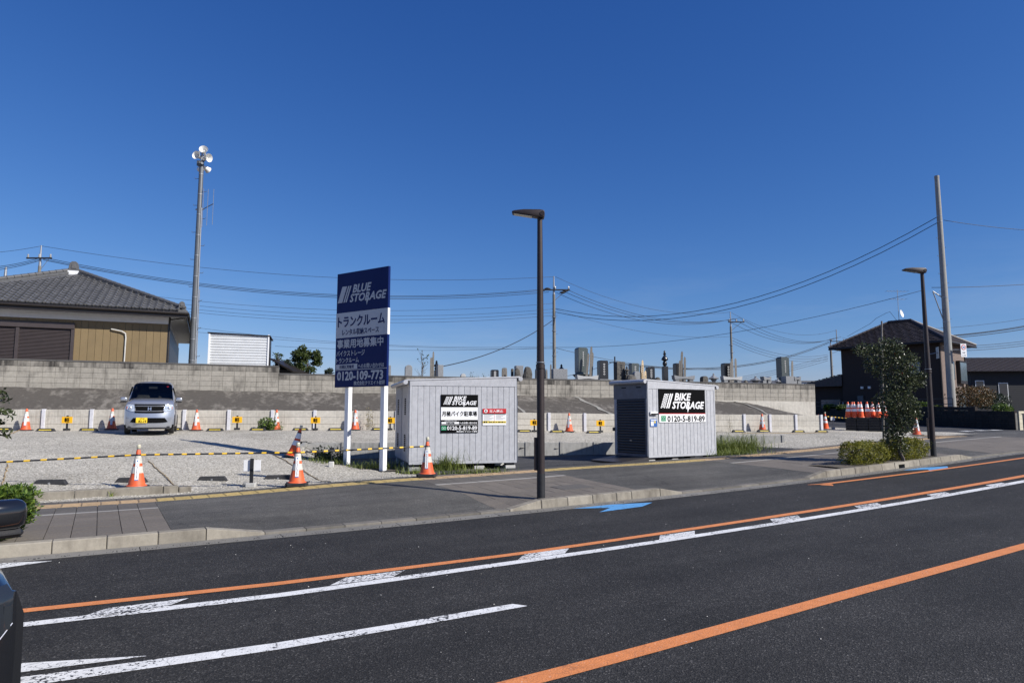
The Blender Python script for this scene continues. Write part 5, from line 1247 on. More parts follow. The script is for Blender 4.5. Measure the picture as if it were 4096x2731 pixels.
# yellow kei-car signs
kp = MB().box(-.165, .165, -.012, 0, .245, .455).mesh('plate', M['signy'], bevel=.003)
kq = text_mesh('軽', .15, None, .03, cz=.35).mesh('kanji', M['ink'], fix=False)
ks = MB().box(-.03, .03, 0, .03, 0, .50).mesh('post', M['black']); kf = MB().box(-.09, .09, -.06, .08, 0, .07).mesh('foot', M['rubber'], bevel=.01)
kl = ['left of the silver car', 'right of the silver car', 'left of the blue board posts', 'beside the left storage box', 'between the left storage box and the centre lamp', 'left of the shuttered storage box']
for px, lb_ in zip((280, 956, 1267, 1564, 2137, 2399), kl):
    o = thing('kei_parking_sign', 'small yellow kei parking sign '+lb_, 'sign', by_wall(px, .65), pa-.05, 'yellow kei parking signs')
    put('plate', kp, o); put('kanji', kq, o, (0, -.014, 0)); put('post', ks, o); put('foot', kf, o)
q = onlot(1005, 1948); o = thing('white_sign_back', 'white back of a small sign on a black post beside the pavement', 'sign', q, .12)
MB().box(-.16, .16, -.0, .012, .30, .515).build('plate', M['white'], o, bevel=.003); MB().box(-.032, .032, -.035, -.002, 0, .545).build('post', M['black'], o)
MB().box(-.09, .09, -.11, .03, 0, .085).build('foot_block', M['conc'], o, bevel=.012); MB().box(-.15, -.08, -.04, .05, 0, .10).build('side_stone', M['lowpanel'], o, bevel=.015)
q = onlot(1325, 1868); o = thing('short_sign_post', 'short black sign post in a pale concrete foot among the weeds', 'sign post', q, .1)
MB().box(-.055, .055, -.055, .055, -.02, .13).build('foot_block', M['conc'], o, bevel=.01); MB().cyl((0,0,.1), (0,0,.42), .010, n=8).build('post', M['black'], o); MB().box(-.055, .055, -.012, .012, .40, .455).build('plate', M['black'], o)
q = atY(3323, 31.6); o = thing('white_marker_post', 'small white marker post in a block foot beside the stacked cones', 'sign post', q)
MB().box(-.06, .06, -.06, .06, -.02, .12).build('foot_block', M['conc'], o); MB().box(-.10, .10, -.01, .01, .42, .58).build('plate', M['offwhite'], o); MB().cyl((0,0,.1), (0,0,.45), .012, n=6).build('post', M['galv'], o)
# tan guide ropes on the gravel
def rope(a, b, label, n=26):
    p, q = onlot(*a), onlot(*b); rr = random.Random(int(a[0])); pts = []
    for k in range(n+1):
        x = p.lerp(q, k/n); s, t = ST(x.x+rr.uniform(-.015, .015), x.y); pts.append((x.x+rr.uniform(-.02, .02), x.y, zlotw(s, t)+.012+rr.uniform(-.004, .006)))
    tag(MB().tube(pts, .010, 5).build('guide_rope', M['rope'], fix=False), label, 'rope', 'tan guide ropes on the gravel')
M['rope'] = simple('tan_rope', (.34,.24,.12), .9, var=.3, scale=40)
rope((595, 1845), (705, 1950), 'tan rope on the gravel right of the first kerb cone'); rope((32, 1858), (0, 1978), 'tan rope on the gravel at the left picture edge')
rope((1095, 1818), (1322, 1928), 'tan rope on the gravel passing the second kerb cone'); rope((2960, 1735), (3310, 1733), 'tan rope on the gravel right of the shuttered box')
rope((40, 1735), (105, 1716), 'short tan rope near the leftmost back row cone')
# stacked cones on black crates
M['crate'] = simple('black_crate', (.014,.014,.015), .6, var=.2)
ca = math.radians(-30)+.55
cb = atY(3372, 30.9); ex = Vector((math.cos(ca-.55), math.sin(ca-.55), 0)); ey = Vector((-ex.y, ex.x, 0))
for k in range(6):
    o = thing('black_crate', ('leftmost', 'second from the left', 'third from the left', 'fourth from the left', 'fifth from the left', 'rightmost')[k]+' black slatted crate under the stacked cones', 'crate', cb+ex*.46*k+Vector((0, 0, -.03)), ca-.55, 'black crates under the cones')
    for r in range(5): MB().box(.005, .45, 0, .9, .115*r, .115*r+.105).build('slat', M['crate'], o, bevel=.006)
sc_ = [(3386, 0), (3402, .35), (3410, 0), (3427, .35), (3437, 0), (3462, .1), (3483, .4), (3506, .1), (3530, .3)]
nm_ = ['leftmost front', 'leftmost rear', 'second front', 'second rear', 'third front', 'fourth front', 'fourth rear', 'fifth front', 'fifth rear']
for (px, dy), nm in zip(sc_, nm_):
    u = (px-2048)/F; Y = 31.0+dy-(px-3386)*.0062; X = u*Y; cone(PC, (X, Y, cb.z+.55), f'bright orange and white cone on the black crates, {nm}', 0, group='cones stacked on the crates')
# ================================================================= silver kei wagon
M['silver'] = simple('silver_paint', (.40,.42,.465), .28, .62, .03, 3, coat=.8)
M['blackpaint'] = simple('black_car_paint', (.012,.013,.016), .12, .2, .1, 3, coat=1)
M['chrome'] = simple('chrome', (.70,.70,.71), .28, .9, .03)
M['tyre'] = simple('tyre', (.018,.018,.018), .8)
M['lens'] = simple('headlamp_lens', (.55,.60,.66), .08, .3, .4, 14, coat=1)
M['amber'] = simple('amber', (.5,.12,.02), .2)
M['plate'] = simple('plate_yellow', (.80,.56,.03), .4, var=.04)
M['seat'] = simple('seat_fabric', (.035,.033,.03), .9)
def glassmat():
    m, t, b = new('windscreen_glass'); tr = nd(t, 'ShaderNodeBsdfTransparent'); tr.inputs[0].default_value = (.72,.76,.75,1)
    gl = nd(t, 'ShaderNodeBsdfGlossy'); gl.inputs['Roughness'].default_value = .02; fr = nd(t, 'ShaderNodeFresnel'); fr.inputs[0].default_value = 1.5
    ms = nd(t, 'ShaderNodeMixShader'); L(t, fr.outputs[0], ms.inputs[0]); L(t, tr.outputs[0], ms.inputs[1]); L(t, gl.outputs[0], ms.inputs[2])
    L(t, ms.outputs[0], t.nodes['Material Output'].inputs['Surface']); return m
M['glass'] = glassmat()
def wagon(label, loc, rz, paintm, detail=True, group=None):
    """front faces -y, origin on the ground below the front bumper centre"""
    car = thing('kei_wagon', label, 'car', loc, rz)
    # centre-line profile from under the bumper over bonnet, screen and roof to the tail: y, z, half width, corner sweep
    P = [(.10,.17,.60,.18), (.03,.20,.665,.20), (.0,.30,.69,.21), (.0,.42,.70,.20), (.02,.56,.705,.18), (.05,.66,.71,.16), (.075,.78,.71,.14), (.10,.885,.705,.12), (.15,.945,.70,.10),
         (.32,1.00,.70,.05), (.55,1.045,.695,.02), (.72,1.075,.69,.0), (.86,1.17,.675,0), (1.05,1.34,.645,0), (1.22,1.50,.618,0), (1.34,1.585,.60,0), (1.50,1.625,.59,0), (2.0,1.655,.585,0), (2.7,1.65,.58,0), (3.15,1.61,.575,0), (3.28,1.45,.59,.03), (3.34,1.05,.67,.06), (3.39,.6,.69,.08), (3.36,.25,.68,.08)]
    cols = [-1, -.96, -.88, -.74, -.5, -.25, 0, .25, .5, .74, .88, .96, 1]
    def surf(i, c):
        y, z, w_, sw = P[i]; cr = .045*(1-c*c) if i > 15 else .028*(1-abs(c)**3)
        drop = .0 if i < 8 else -.06*max(0, abs(c)-.86)/.14
        return Vector((c*w_, y+sw*abs(c)**3.2, z+cr*(.5 if i < 8 else 1)+drop))
    G = [[surf(i, c) for c in cols] for i in range(len(P))]
    m = MB(); m.v = [p[:] for row in G for p in row]; nc = len(cols)
    for i in range(len(P)-1):
        for j in range(nc-1):
            if 11 <= i < 15 and 1 <= j < nc-2: continue     # windscreen opening
            m.f.append((i*nc+j, i*nc+j+1, (i+1)*nc+j+1, (i+1)*nc+j)); m.m.append(0)
    # sides
    for e, sg in ((0, -1), (nc-1, 1)):
        prof = [G[i][e] for i in range(len(P))]
        ys = [p.y for p in prof]
        st_ = [prof[i] for i in range(2, len(P))]
        rows = []
        for p in st_:
            col = []
            for k in range(9):
                q = k/8; z = lerp(.22, p.z, q); wmax = .735 if .12 < p.y < 3.3 else abs(p.x)
                w_ = wmax-.015*max(0, .5-z) if z < 1.0 else lerp(wmax, .60, min(1, (z-1.0)/.62)**1.3)
                if k == 8: w_ = abs(p.x)
                col.append((sg*min(w_, abs(p.x)+.05+.35*max(0, min(p.y-.15, .3))), p.y, z))
            rows.append(col)
        m.sheet(rows)
    body = m.build('body', paintm, car, smooth=True)
    def patch(name, mat, i0, i1, c0, c1, off, parent=body, lift=0):
        n_ = 7; rows = []
        for i in frange(i0, i1, 1):
            a = int(min(len(P)-2, math.floor(i))); f_ = i-a
            rows.append([surf(a, lerp(c0, c1, k/n_)).lerp(surf(a+1, lerp(c0, c1, k/n_)), f_)+Vector((0, -off, lift)) for k in range(n_+1)])
        return MB().sheet(rows).build(name, mat, parent, fix=False, smooth='all')
    def fpt(c, z, off=.004):    # point on the front face at column c and height z
        for i in range(1, 10):
            a, b_ = surf(i, c), surf(i+1, c)
            if a.z <= z <= b_.z: return a.lerp(b_, (z-a.z)/(b_.z-a.z))+Vector((0, -off, .0))
        return surf(9, c)
    def fpoly(name, mat, pts, off, parent=body, n_=6):
        """front patch from lower edge and upper edge point lists [(c, z)]"""
        lo, hi = pts; rows = []
        for k in range(n_+1):
            rows.append([fpt(lerp(a[0], b_[0], k/n_), lerp(a[1], b_[1], k/n_), off) for a, b_ in zip(lo, hi)])
        return MB().sheet(rows).build(name, mat, parent, fix=False, smooth='all')
    cs_ = frange(-1, 1, .125)
    gr = fpoly('grille', M['ink'], ([(c*.60, .645+.012*c*c) for c in cs_], [(c*.66, .91+.0*c*c) for c in cs_]), .014)
    if detail:
        ring = [fpt(c*.58, .705+.008*c*c, .022) for c in cs_]+[fpt(c*.63, .86, .022) for c in reversed(cs_)]; ring.append(ring[0])
        MB().tube(ring, .010, 6).build('grille_ring', M['chrome'], gr, smooth='all')
        m2 = MB()
        for x0, x1, z0, z1 in ((-.050, -.026, .735, .83), (.026, .050, .735, .83), (-.032, .032, .772, .790)): m2.hexa([fpt(x0/.7, z0, .018), fpt(x1/.7, z0, .018), fpt(x1/.7, z0, .026), fpt(x0/.7, z0, .026)], [fpt(x0/.7, z1, .018), fpt(x1/.7, z1, .018), fpt(x1/.7, z1, .026), fpt(x0/.7, z1, .026)])
        m2.build('emblem', M['chrome'], gr)
        MB().tube([fpt(c*.64, .925, .006) for c in cs_], .006, 5).build('bonnet_seam', M['ink'], body)
        m2 = MB()
        for k in range(3): m2.tube([fpt(c*.56, .665+.0*k, .010) for c in cs_], .004, 4)
        m2.build('grille_slat', M['ink'], gr)
    for sg in (-1, 1):
        lp = fpoly('headlight', M['lens' if detail else 'glassd'], ([(sg*a, z) for a, z in ((.58, .715), (.68, .70), (.80, .715), (.90, .745), (.965, .785))], [(sg*a, z) for a, z in ((.63, .885), (.72, .905), (.82, .915), (.91, .915), (.975, .91))]), .020)
        p = fpt(sg*.80, .80, .016); MB().lathe([(0,0),(.035,0),(.045,.012),(.03,.02)], 14, M=Matrix.Translation(p) @ Matrix.Rotation(PI/2, 4, 'X')).build('bulb_ring', M['chrome'], lp, smooth=True)
        p = fpt(sg*.935, .80, .014); MB().box(-.012, .012, -.01, .01, -.03, .05, M=Matrix.Translation(p)).build('indicator', M['amber' if detail else 'glassd'], lp)
        MB().tube([fpt(sg*a, z, .012) for a, z in ((.58, .712), (.68, .697), (.80, .712), (.90, .742), (.965, .782))], .006, 5).build('lens_trim', M['chrome'], lp)
        MB().tube([fpt(sg*a, z, .003) for a, z in ((.84, .50), (.90, .515), (.955, .525))], .008, 5).build('bumper_crease', paintm, body)
    it = fpoly('lower_intake', M['ink'], ([(c*.80, .345+.03*abs(c)**4) for c in cs_], [(c*.66, .50) for c in cs_]), .014)
    if detail:
        m2 = MB()
        for z in (.385, .42, .455): m2.tube([fpt(c*.68, z, .008) for c in cs_], .006, 4)
        m2.build('intake_slat', M['ink'], it)
        x0 = -.20; pz = .425; py_ = surf(3, -.15).y-.035
        pl = MB().box(-.375, -.045, py_-.012, py_, .345, .51).build('number_plate', M['plate'], car, bevel=.004)
        letters(pl, M['ink'], [dict(s='82-19', h=.075, width=.225, bold=.035, cx=-.185, cz=.395), dict(s='八戸 580', h=.034, width=.15, bold=.02, cx=-.20, cz=.478), dict(s='た', h=.03, bold=.02, cx=-.345, cz=.385)], y=py_-.014)
    # windscreen, dashboard and cabin
    rows = []
    for i in range(11, 16): rows.append([surf(i, c)+Vector((0, -.004, .004)) for c in cols[1:-1]])
    MB().sheet(rows).build('windscreen', M['glass'] if detail else M['glassd'], car, fix=False, smooth='all')
    MB().tube([surf(15, c)+Vector((0, -.01, 0)) for c in cols[1:-1]], .012, 5).build('screen_top_seal', M['black'], body)
    MB().tube([surf(11, c)+Vector((0, -.012, .008)) for c in cols[1:-1]], .016, 5).build('wiper_cowl', M['black'], body)
    if detail:
        ins = MB().box(-.66, .66, .80, 3.1, .5, .98).build('dashboard', M['seat'], car)
        MB().box(-.58, .58, 2.3, 2.34, .9, 1.58).build('cabin_back', M['black'], car)
        for x in (-.33, .33):
            MB().box(x-.20, x+.20, 1.75, 1.86, .9, 1.32).build('seat', M['seat'], car, bevel=.05, seg=2); MB().box(x-.11, x+.11, 1.78, 1.86, 1.33, 1.50).build('headrest', M['seat'], car, bevel=.03, seg=2)
        MB().tube([(-.33+.17*math.cos(a), 1.12, 1.06+.15*math.sin(a)) for a in frange(0, 2*PI, PI/10)], .014, 6).build('steering_wheel', M['seat'], car)
        MB().box(-.13, .13, 1.20, 1.23, 1.43, 1.50).build('rear_view_mirror', M['black'], car); MB().box(.42, .48, 1.255, 1.26, 1.49, 1.52).build('inspection_sticker', M['red'], car)
        MB().cyl((-.22, 1.5, 1.62), (-.22, 1.62, 1.83), .006, n=5).build('aerial', M['black'], car)
    for sg in (-1, 1):
        mr = MB().box(-.10, .10, -.05, .05, -.065, .065).build('door_mirror', paintm, car, (sg*.84, .86, 1.085), 0, bevel=.045, seg=3, smooth=True)
        MB().box(-.085, .085, .052, .056, -.05, .05).build('mirror_glass', M['glassd'], mr); MB().box(-.11, .09, -.03, .03, -.10, -.062).build('mirror_foot', M['black'], mr, bevel=.015)
        # side glass and pillars (follow the leaning cabin side)
        def sp_(y, z, o=.012): return (sg*(lerp(.735, .60, min(1, (z-1.0)/.62)**1.3)+o), y, z)
        w_ = MB(); w_.sheet([[sp_(y, z) for z in (1.04, 1.2, 1.36, 1.50)] for y in (1.12, 1.6, 1.95)]); w_.sheet([[sp_(y, z) for z in (1.04, 1.2, 1.36, 1.50)] for y in (2.0, 2.5, 2.9)])
        w_.build('side_window', M['glassd'], car, fix=False)
        MB().box(sg*.742-.012, sg*.742+.012, 1.55, 1.72, .90, .93).build('door_handle', M['chrome'], car)
        for y in (.62, 2.98):
            wh = MB().lathe([(.12, -.08), (.255, -.08), (.275, -.06), (.278, 0), (.275, .06), (.255, .08), (.12, .08)], 28, M=Matrix.Rotation(PI/2, 4, 'Y')).build('wheel', M['tyre'], car, (sg*.655, y, .277), smooth=True)
            MB().lathe([(0, .03), (.05, .035), (.14, .05), (.185, .075), (.19, .07), (.19, -.05)], 20, M=Matrix.Rotation(sg*PI/2, 4, 'Y')).build('rim', M['chrome'], wh, smooth=True)
            MB().tube([(sg*.731, y+.305*math.cos(a), .29+.305*math.sin(a)) for a in frange(-.1, PI+.1, PI/14)], .014, 6).build('wheel_arch', M['black'], car)
    MB().box(-.62, .62, .12, 3.2, .15, .24).build('underbody', M['black'], car)
    MB().box(-.60, .60, .09, .14, .155, .20).build('under_lip', M['black'], car)
    return car
cx, cy = -.5285*20.4, 20.4; s_, t_ = ST(cx, cy+1.5)
sv = wagon('silver kei wagon with yellow number plate parked nose out by the wall', (cx, cy, zlot(s_, t_)+.0), math.radians(24), M['silver']); sv.scale = (.9, .9, .965)
bk_ = wagon('black car cut off by the left picture edge near the camera', (-2.12, 1.98, 0), math.radians(54), M['blackpaint'], detail=False); bk_.scale = (1, 1, 1.05)
# ================================================================= gravestones
def gy(px, off):   # a spot behind the long block wall
    u = (px-2048)/F; Y = (28.67+off)/(1-.259*u); return u*Y, Y
def zcem(X): return zcap(max(X, -8.9))-.14
def sizes(px0, px1, py0, py1, Y): return (px1-px0)/F*Y, (py1-py0)/F*Y
GI = [0]
def grave(label, px0, px1, ytop, off, mat, kind='post', ybase=None, tilt=0, basem=None):
    """an upright stone between two picture columns, its top at ytop, standing off metres behind the wall"""
    X, Y = gy((px0+px1)/2, off); w_ = (px1-px0)/F*Y; zt_ = at((px0+px1)/2, ytop, Y).z; zb = zcem(X); h = max(.25, zt_-zb); d = w_*.85
    o = thing('gravestone', label, 'gravestone', (X, Y, zb), ba+R.uniform(-.08, .08), 'gravestones behind the block wall'); mt = M[mat]
    if kind == 'post':
        bh = min(.25, h*.3); MB().box(-w_*.62, w_*.62, -d*.62, d*.62, -.2, bh).build('plinth', M[basem or mat], o, bevel=.012)
        m = MB().box(-w_/2, w_/2, -d/2, d/2, bh, h-.04); m.add([(-w_/2,-d/2,h-.04),(w_/2,-d/2,h-.04),(w_/2,d/2,h-.04),(-w_/2,d/2,h-.04),(-w_*.42,-d*.42,h),(w_*.42,-d*.42,h),(w_*.42,d*.42,h),(-w_*.42,d*.42,h)], [(4,5,6,7),(0,1,5,4),(1,2,6,5),(2,3,7,6),(3,0,4,7)])
        m.build('shaft', mt, o, bevel=.006)
        if w_ > .28:
            m = MB()
            for k in range(5): z = h*.86-(h-bh)*.13*k; m.box(-.045, .045, -d/2-.004, -d/2+.002, z-.05, z); m.box(-.012, .012, -d/2-.004, -d/2+.002, z-.085, z+.02)
            m.build('carved_marks', M['g_light' if mat in ('g_dark', 'g_green') else 'g_dark'], o)
    elif kind == 'round':
        n = 9; P_ = [(-w_/2, 0)]+[(w_/2*math.cos(PI-PI*k/n)*.98, h-.12*w_/.3+.12*w_/.3*math.sin(PI*k/n)) for k in range(n+1)]+[(w_/2, 0)]
        MB().prism_y(P_, -d/2, d/2).build('shaft', mt, o, bevel=.01)
    elif kind == 'natural':
        m = MB(); rr = random.Random(px0*3); rows = []; n = 12
        for k, (q, f_) in enumerate(((-.1, .95), (.15, 1.0), (.35, 1.02), (.55, .98), (.75, .85), (.88, .68), (.97, .42), (1.0, .08))):
            rows.append([((w_/2*f_*rr.uniform(.86, 1.08))*math.cos(2*PI*a/n)+.05*w_*math.sin(q*3), (w_*.32*f_*rr.uniform(.85, 1.1))*math.sin(2*PI*a/n), h*q) for a in range(n)])
        for r in rows: r.append(r[0])
        m.sheet(rows).build('boulder', mt, o, fix=False)
    elif kind == 'lotus':
        bh = h*.33; MB().box(-w_*.85, w_*.85, -w_*.8, w_*.8, -.2, bh*.45).build('plinth', M[basem or mat], o, bevel=.015)
        MB().lathe([(w_*.50, bh*.45), (w_*.55, bh*.52), (w_*.85, bh*.78), (w_*.86, bh*.82), (w_*.62, bh*.86), (w_*.60, bh)], 16).build('lotus_base', mt, o, smooth=True)
        m = MB().box(-w_/2, w_/2, -w_*.46, w_*.46, bh, h-.06); m.add([(-w_/2,-w_*.46,h-.06),(w_/2,-w_*.46,h-.06),(w_/2,w_*.46,h-.06),(-w_/2,w_*.46,h-.06),(-w_*.4,-w_*.36,h),(w_*.4,-w_*.36,h),(w_*.4,w_*.36,h),(-w_*.4,w_*.36,h)], [(4,5,6,7),(0,1,5,4),(1,2,6,5),(2,3,7,6),(3,0,4,7)])
        m.build('shaft', mt, o, bevel=.01)
        m = MB()
        for k in range(7): z = h*.88-(h-bh)*.085*k; m.box(-.03, .03, -w_*.46-.004, -w_*.46+.002, z-.045, z); m.box(-.008, .008, -w_*.46-.004, -w_*.46+.002, z-.07, z+.012)
        m.build('carved_marks', M['g_light'], o)
    elif kind == 'gorinto':
        r = w_/2; MB().box(-r*.72, r*.72, -r*.7, r*.7, -.2, h*.55).build('pillar', mt, o, bevel=.008)
        MB().lathe([(r*.3, h*.55), (r*.62, h*.59), (r*.68, h*.63), (r*.55, h*.68), (r*.35, h*.695), (r*.98, h*.73), (r*1.0, h*.755), (r*.5, h*.83), (r*.25, h*.86), (r*.42, h*.885), (r*.45, h*.91), (r*.2, h*.93), (r*.33, h*.95), (r*.25, h*.975), (.01, h)], 14).build('finial', mt, o, smooth=True)
    elif kind == 'wide':
        MB().box(-w_/2, w_/2, -.18, .18, -.2, h).build('slab', mt, o, bevel=.012)
    elif kind == 'altar':
        P_ = [(-w_/2, h-.16), (-w_/2+.06, h-.17), (0, h-.13), (w_/2-.06, h-.17), (w_/2, h-.16), (w_/2+.03, h+.03), (w_/2-.06, h+.015), (w_*.2, h-.025), (0, h-.03), (-w_*.2, h-.025), (-w_/2+.06, h+.015), (-w_/2-.03, h+.03)]
        MB().prism_y(P_, -.14, .14).build('altar_slab', mt, o, bevel=.01)
        for x in (-w_*.36, w_*.36): MB().box(x-.10, x+.10, -.11, .11, -.2, h-.15).build('leg', M[basem or mat], o, bevel=.008)
    elif kind == 'lantern':
        r = w_/2
        MB().lathe([(r*.55, -.2), (r*.55, h*.12), (r*.35, h*.18), (r*.38, h*.42), (r*.6, h*.46), (r*.6, h*.5)], 6).build('lantern_stem', mt, o)
        MB().lathe([(r*.3, h*.5), (r*1.0, h*.56), (r*1.02, h*.61), (r*.6, h*.70), (r*.25, h*.82), (r*.13, h*.86), (r*.2, h*.92), (.01, h)], 6).build('lantern_roof', mt, o)
    return o
G = grave
G('grey square grave post half hidden by the blue board edge', 1553, 1563, 1461, 1.5, 'g_grey')
G('rounded grey gravestone left of the leafless sapling', 1619, 1648, 1460, 1.4, 'g_grey', 'round')
G('black five ring pagoda stone right of the leafless sapling', 1733, 1758, 1441, 2.2, 'g_dark', 'gorinto')
G('plain grey block gravestone beside the black five ring stone', 1747, 1770, 1460, 1.0, 'g_grey', 'wide')
G('low pale grave marker above the left storage box', 1842, 1862, 1494, 1.2, 'g_light', 'round')
G('dark squat gravestone with carved lettering above the left storage box', 1963, 1993, 1479, 1.0, 'g_dark')
G('narrow upright dark natural stone left of the twin boulders', 2044, 2054, 1474, 1.3, 'g_old', 'round')
G('mottled dark boulder gravestone, left of the twin boulders', 2053, 2083, 1472, 1.1, 'g_old', 'natural')
G('pale square stone showing behind the left boulder', 2060, 2090, 1463, 3.0, 'g_grey', 'wide')
G('broad dark boulder gravestone with pointed top', 2089, 2129, 1466, 1.0, 'g_old', 'natural')
G('dark gravestone half hidden behind the centre lamp post', 2143, 2180, 1467, 1.4, 'g_dark', 'round')
G('wide plain grey slab right of the centre lamp post', 2208, 2267, 1476, .7, 'g_grey', 'wide')
G('small dark finial peeping over the wide grey slab', 2234, 2258, 1456, 2.4, 'g_dark', 'gorinto')
G('tall grey-green gravestone on a lotus base, tallest near the centre', 2305, 2347, 1391, 1.8, 'g_green', 'lotus', basem='g_grey')
G('pale curved altar slab before the tallest grey-green stone', 2304, 2390, 1503, .6, 'g_light', 'altar')
G('dark brown square gravestone right of the pale altar slab', 2393, 2429, 1442, 1.6, 'g_dark', basem='g_grey')
G('tall mottled grey gravestone with rough sides', 2460, 2497, 1447, 1.5, 'g_mott', 'post')
G('small dark statue-like finial stone beside the mottled stone', 2498, 2518, 1463, 1.2, 'g_old', 'gorinto')
G('dark green polished gravestone behind the pale wooden tablets', 2519, 2552, 1453, 2.6, 'g_green')
G('low grey stone in front of the dark green polished gravestone', 2532, 2558, 1485, 1.0, 'g_grey', 'round')
G('low rough stone below the statue-like finial', 2500, 2545, 1498, .7, 'g_old', 'natural')
G('dark polished gravestone with carved characters left of the shuttered box roof', 2586, 2616, 1468, 1.2, 'g_dark')
G('low dark rubble stone beside the carved polished gravestone', 2616, 2644, 1508, .8, 'g_old', 'natural')
G('tall dark pillar topped with a five ring finial', 2647, 2674, 1401, 1.6, 'g_dark', 'gorinto')
G('dark square gravestone behind leaning tablets above the black bike sign', 2697, 2729, 1453, 2.0, 'g_dark')
G('grey curved altar slab above the black bike sign', 2690, 2776, 1504, .7, 'g_grey', 'altar')
G('small grey rounded stone left of the stone lantern', 2803, 2829, 1504, .8, 'g_mott', 'round')
G('stone lantern with curved roof above the shuttered box', 2832, 2877, 1492, .9, 'g_grey', 'lantern')
G('pale curved altar slab below leaning grey tablets on the right', 2884, 2966, 1507, .6, 'g_light', 'altar', basem='g_grey')
G('dark square gravestone behind the leaning tablets near the cross arm pole', 2890, 2925, 1453, 2.0, 'g_dark')
G('low rubble stone right of the pale altar slab', 2972, 2992, 1520, .7, 'g_mott', 'natural')
G('wide roofed stone lantern, second from the right', 2997, 3047, 1503, .9, 'g_grey', 'lantern')
G('grey curved slab right of the wide stone lantern', 3046, 3080, 1508, 1.0, 'g_grey', 'altar')
G('small stone lantern left of the tallest dark green stone', 3097, 3124, 1511, .7, 'g_grey', 'lantern')
G('tall dark green gravestone on a lotus base, last on the right', 3114, 3151, 1428, 1.9, 'g_green', 'lotus')
G('plain grey block in front of the tall dark green gravestone', 3131, 3169, 1505, .6, 'g_grey', 'wide')
G('grey altar slab end at the right end of the cemetery', 3170, 3197, 1508, .8, 'g_grey', 'altar')
# wooden memorial tablets
def tablet(px, ytop, off, label, lean=0, mat='wood_g', w_=.085, marks=False):
    X, Y = gy(px, off); zt_ = at(px, ytop, Y).z; zb = zcem(X); h = zt_-zb
    o = thing('memorial_tablet', label, 'wooden tablet', (X-math.sin(lean)*h*.5, Y, zb), ba); o['group'] = 'wooden memorial tablets'
    o.rotation_euler = (0, lean, ba)
    P_ = [(-w_/2, -.1), (w_/2, -.1), (w_/2, h-.16), (w_*.36, h-.13), (w_/2, h-.10), (w_*.36, h-.06), (0, h), (-w_*.36, h-.06), (-w_/2, h-.10), (-w_*.36, h-.13), (-w_/2, h-.16)]
    MB().prism_y(P_, -.008, .008).build('board', M[mat], o)
    if marks:
        m = MB()
        for k in range(9): m.box(-.02, .02, -.010, -.0085, h-.30-.10*k, h-.26-.10*k)
        m.build('brush_marks', M['ink'], o)
for a in ((1723, 1427, 1.8, 'leftmost of three dark tablets by the black five ring stone', 0), (1727, 1428, 1.9, 'middle of three dark tablets by the black five ring stone', .01), (1732, 1404, 2.0, 'tallest of three dark tablets by the black five ring stone', .01),
    (2010, 1470, 1.6, 'first of four thin tablets right of the squat lettered stone', .0), (2015, 1468, 1.7, 'second of four thin tablets right of the squat lettered stone', .01), (2020, 1468, 1.6, 'third of four thin tablets right of the squat lettered stone', 0), (2025, 1469, 1.8, 'fourth of four thin tablets right of the squat lettered stone', 0),
    (2187, 1475, 2.2, 'left short tablet behind the centre lamp post', 0), (2203, 1455, 2.2, 'tall tablet just right of the centre lamp post', .02),
    (2350, 1410, 1.3, 'left leaning tablet right of the tallest grey-green stone', .10), (2364, 1384, 1.5, 'tallest leaning tablet right of the tallest grey-green stone', .05), (2368, 1408, 1.7, 'rear leaning tablet right of the tallest grey-green stone', .07),
    (2727, 1403, 1.4, 'tall leaning tablet above the black bike sign', .07), (2740, 1426, 1.5, 'shorter tablet right of the tall one above the black bike sign', .03), (2720, 1440, 1.6, 'short dark tablet left of the tall one above the black bike sign', .04),
    (2930, 1431, 1.3, 'left tablet near the cross arm pole', .03), (2944, 1432, 1.5, 'right tablet near the cross arm pole', .01), (2924, 1445, 1.6, 'short tablet against the dark stone near the cross arm pole', .05),
    (3170, 1441, 1.6, 'lone tablet right of the tall dark green gravestone', .04)):
    tablet(a[0], a[1], a[2], 'grey weathered '+a[3], a[4], w_=.11 if a[0] > 2300 else .075)
tablet(2571, 1439, 1.2, 'bright new wooden tablet with brush writing, tallest pale one', .01, 'wood_n', .10, True)
tablet(2563, 1462, 1.3, 'shorter pale wooden tablet with brush writing', -.01, 'wood_n', .08, True)
tablet(2581, 1481, 1.0, 'short orange toned wooden tablet with brush writing', .02, 'wood_n', .11, True)
# ================================================================= plants
def leaves(m, pts, size, rr, aspect=.45, up=.3, fold=.25, tilt=None):
    for p in pts:
        d = Vector((rr.gauss(0, 1), rr.gauss(0, 1), rr.gauss(up, .7))).normalized(); sd_ = d.cross(Vector((rr.gauss(0, 1), rr.gauss(0, 1), rr.gauss(0, 1)))).normalized()
        n_ = d.cross(sd_); l = size*rr.uniform(.65, 1.3); w_ = l*aspect; p = Vector(p)
        a, b_, c, e = p, p+d*l*.5+sd_*w_*.5+n_*w_*fold, p+d*l, p+d*l*.5-sd_*w_*.5+n_*w_*fold
        m.add([a, b_, c, e], [(0, 1, 2), (0, 2, 3)])
def whorls(m, pts, size, rr, n=6, aspect=.3):
    for p in pts:
        p = Vector(p); ax = Vector((rr.gauss(0, .5), rr.gauss(0, .5), 1)).normalized(); x = ax.orthogonal().normalized(); y = ax.cross(x); ph = rr.uniform(0, 6)
        for k in range(n):
            a = ph+2*PI*k/n; d = (x*math.cos(a)+y*math.sin(a)+ax*rr.uniform(.25, .9)).normalized(); sd_ = d.cross(ax).normalized(); l = size*rr.uniform(.7, 1.2); w_ = l*aspect
            m.add([p, p+d*l*.55+sd_*w_*.5, p+d*l, p+d*l*.55-sd_*w_*.5], [(0, 1, 2), (0, 2, 3)])
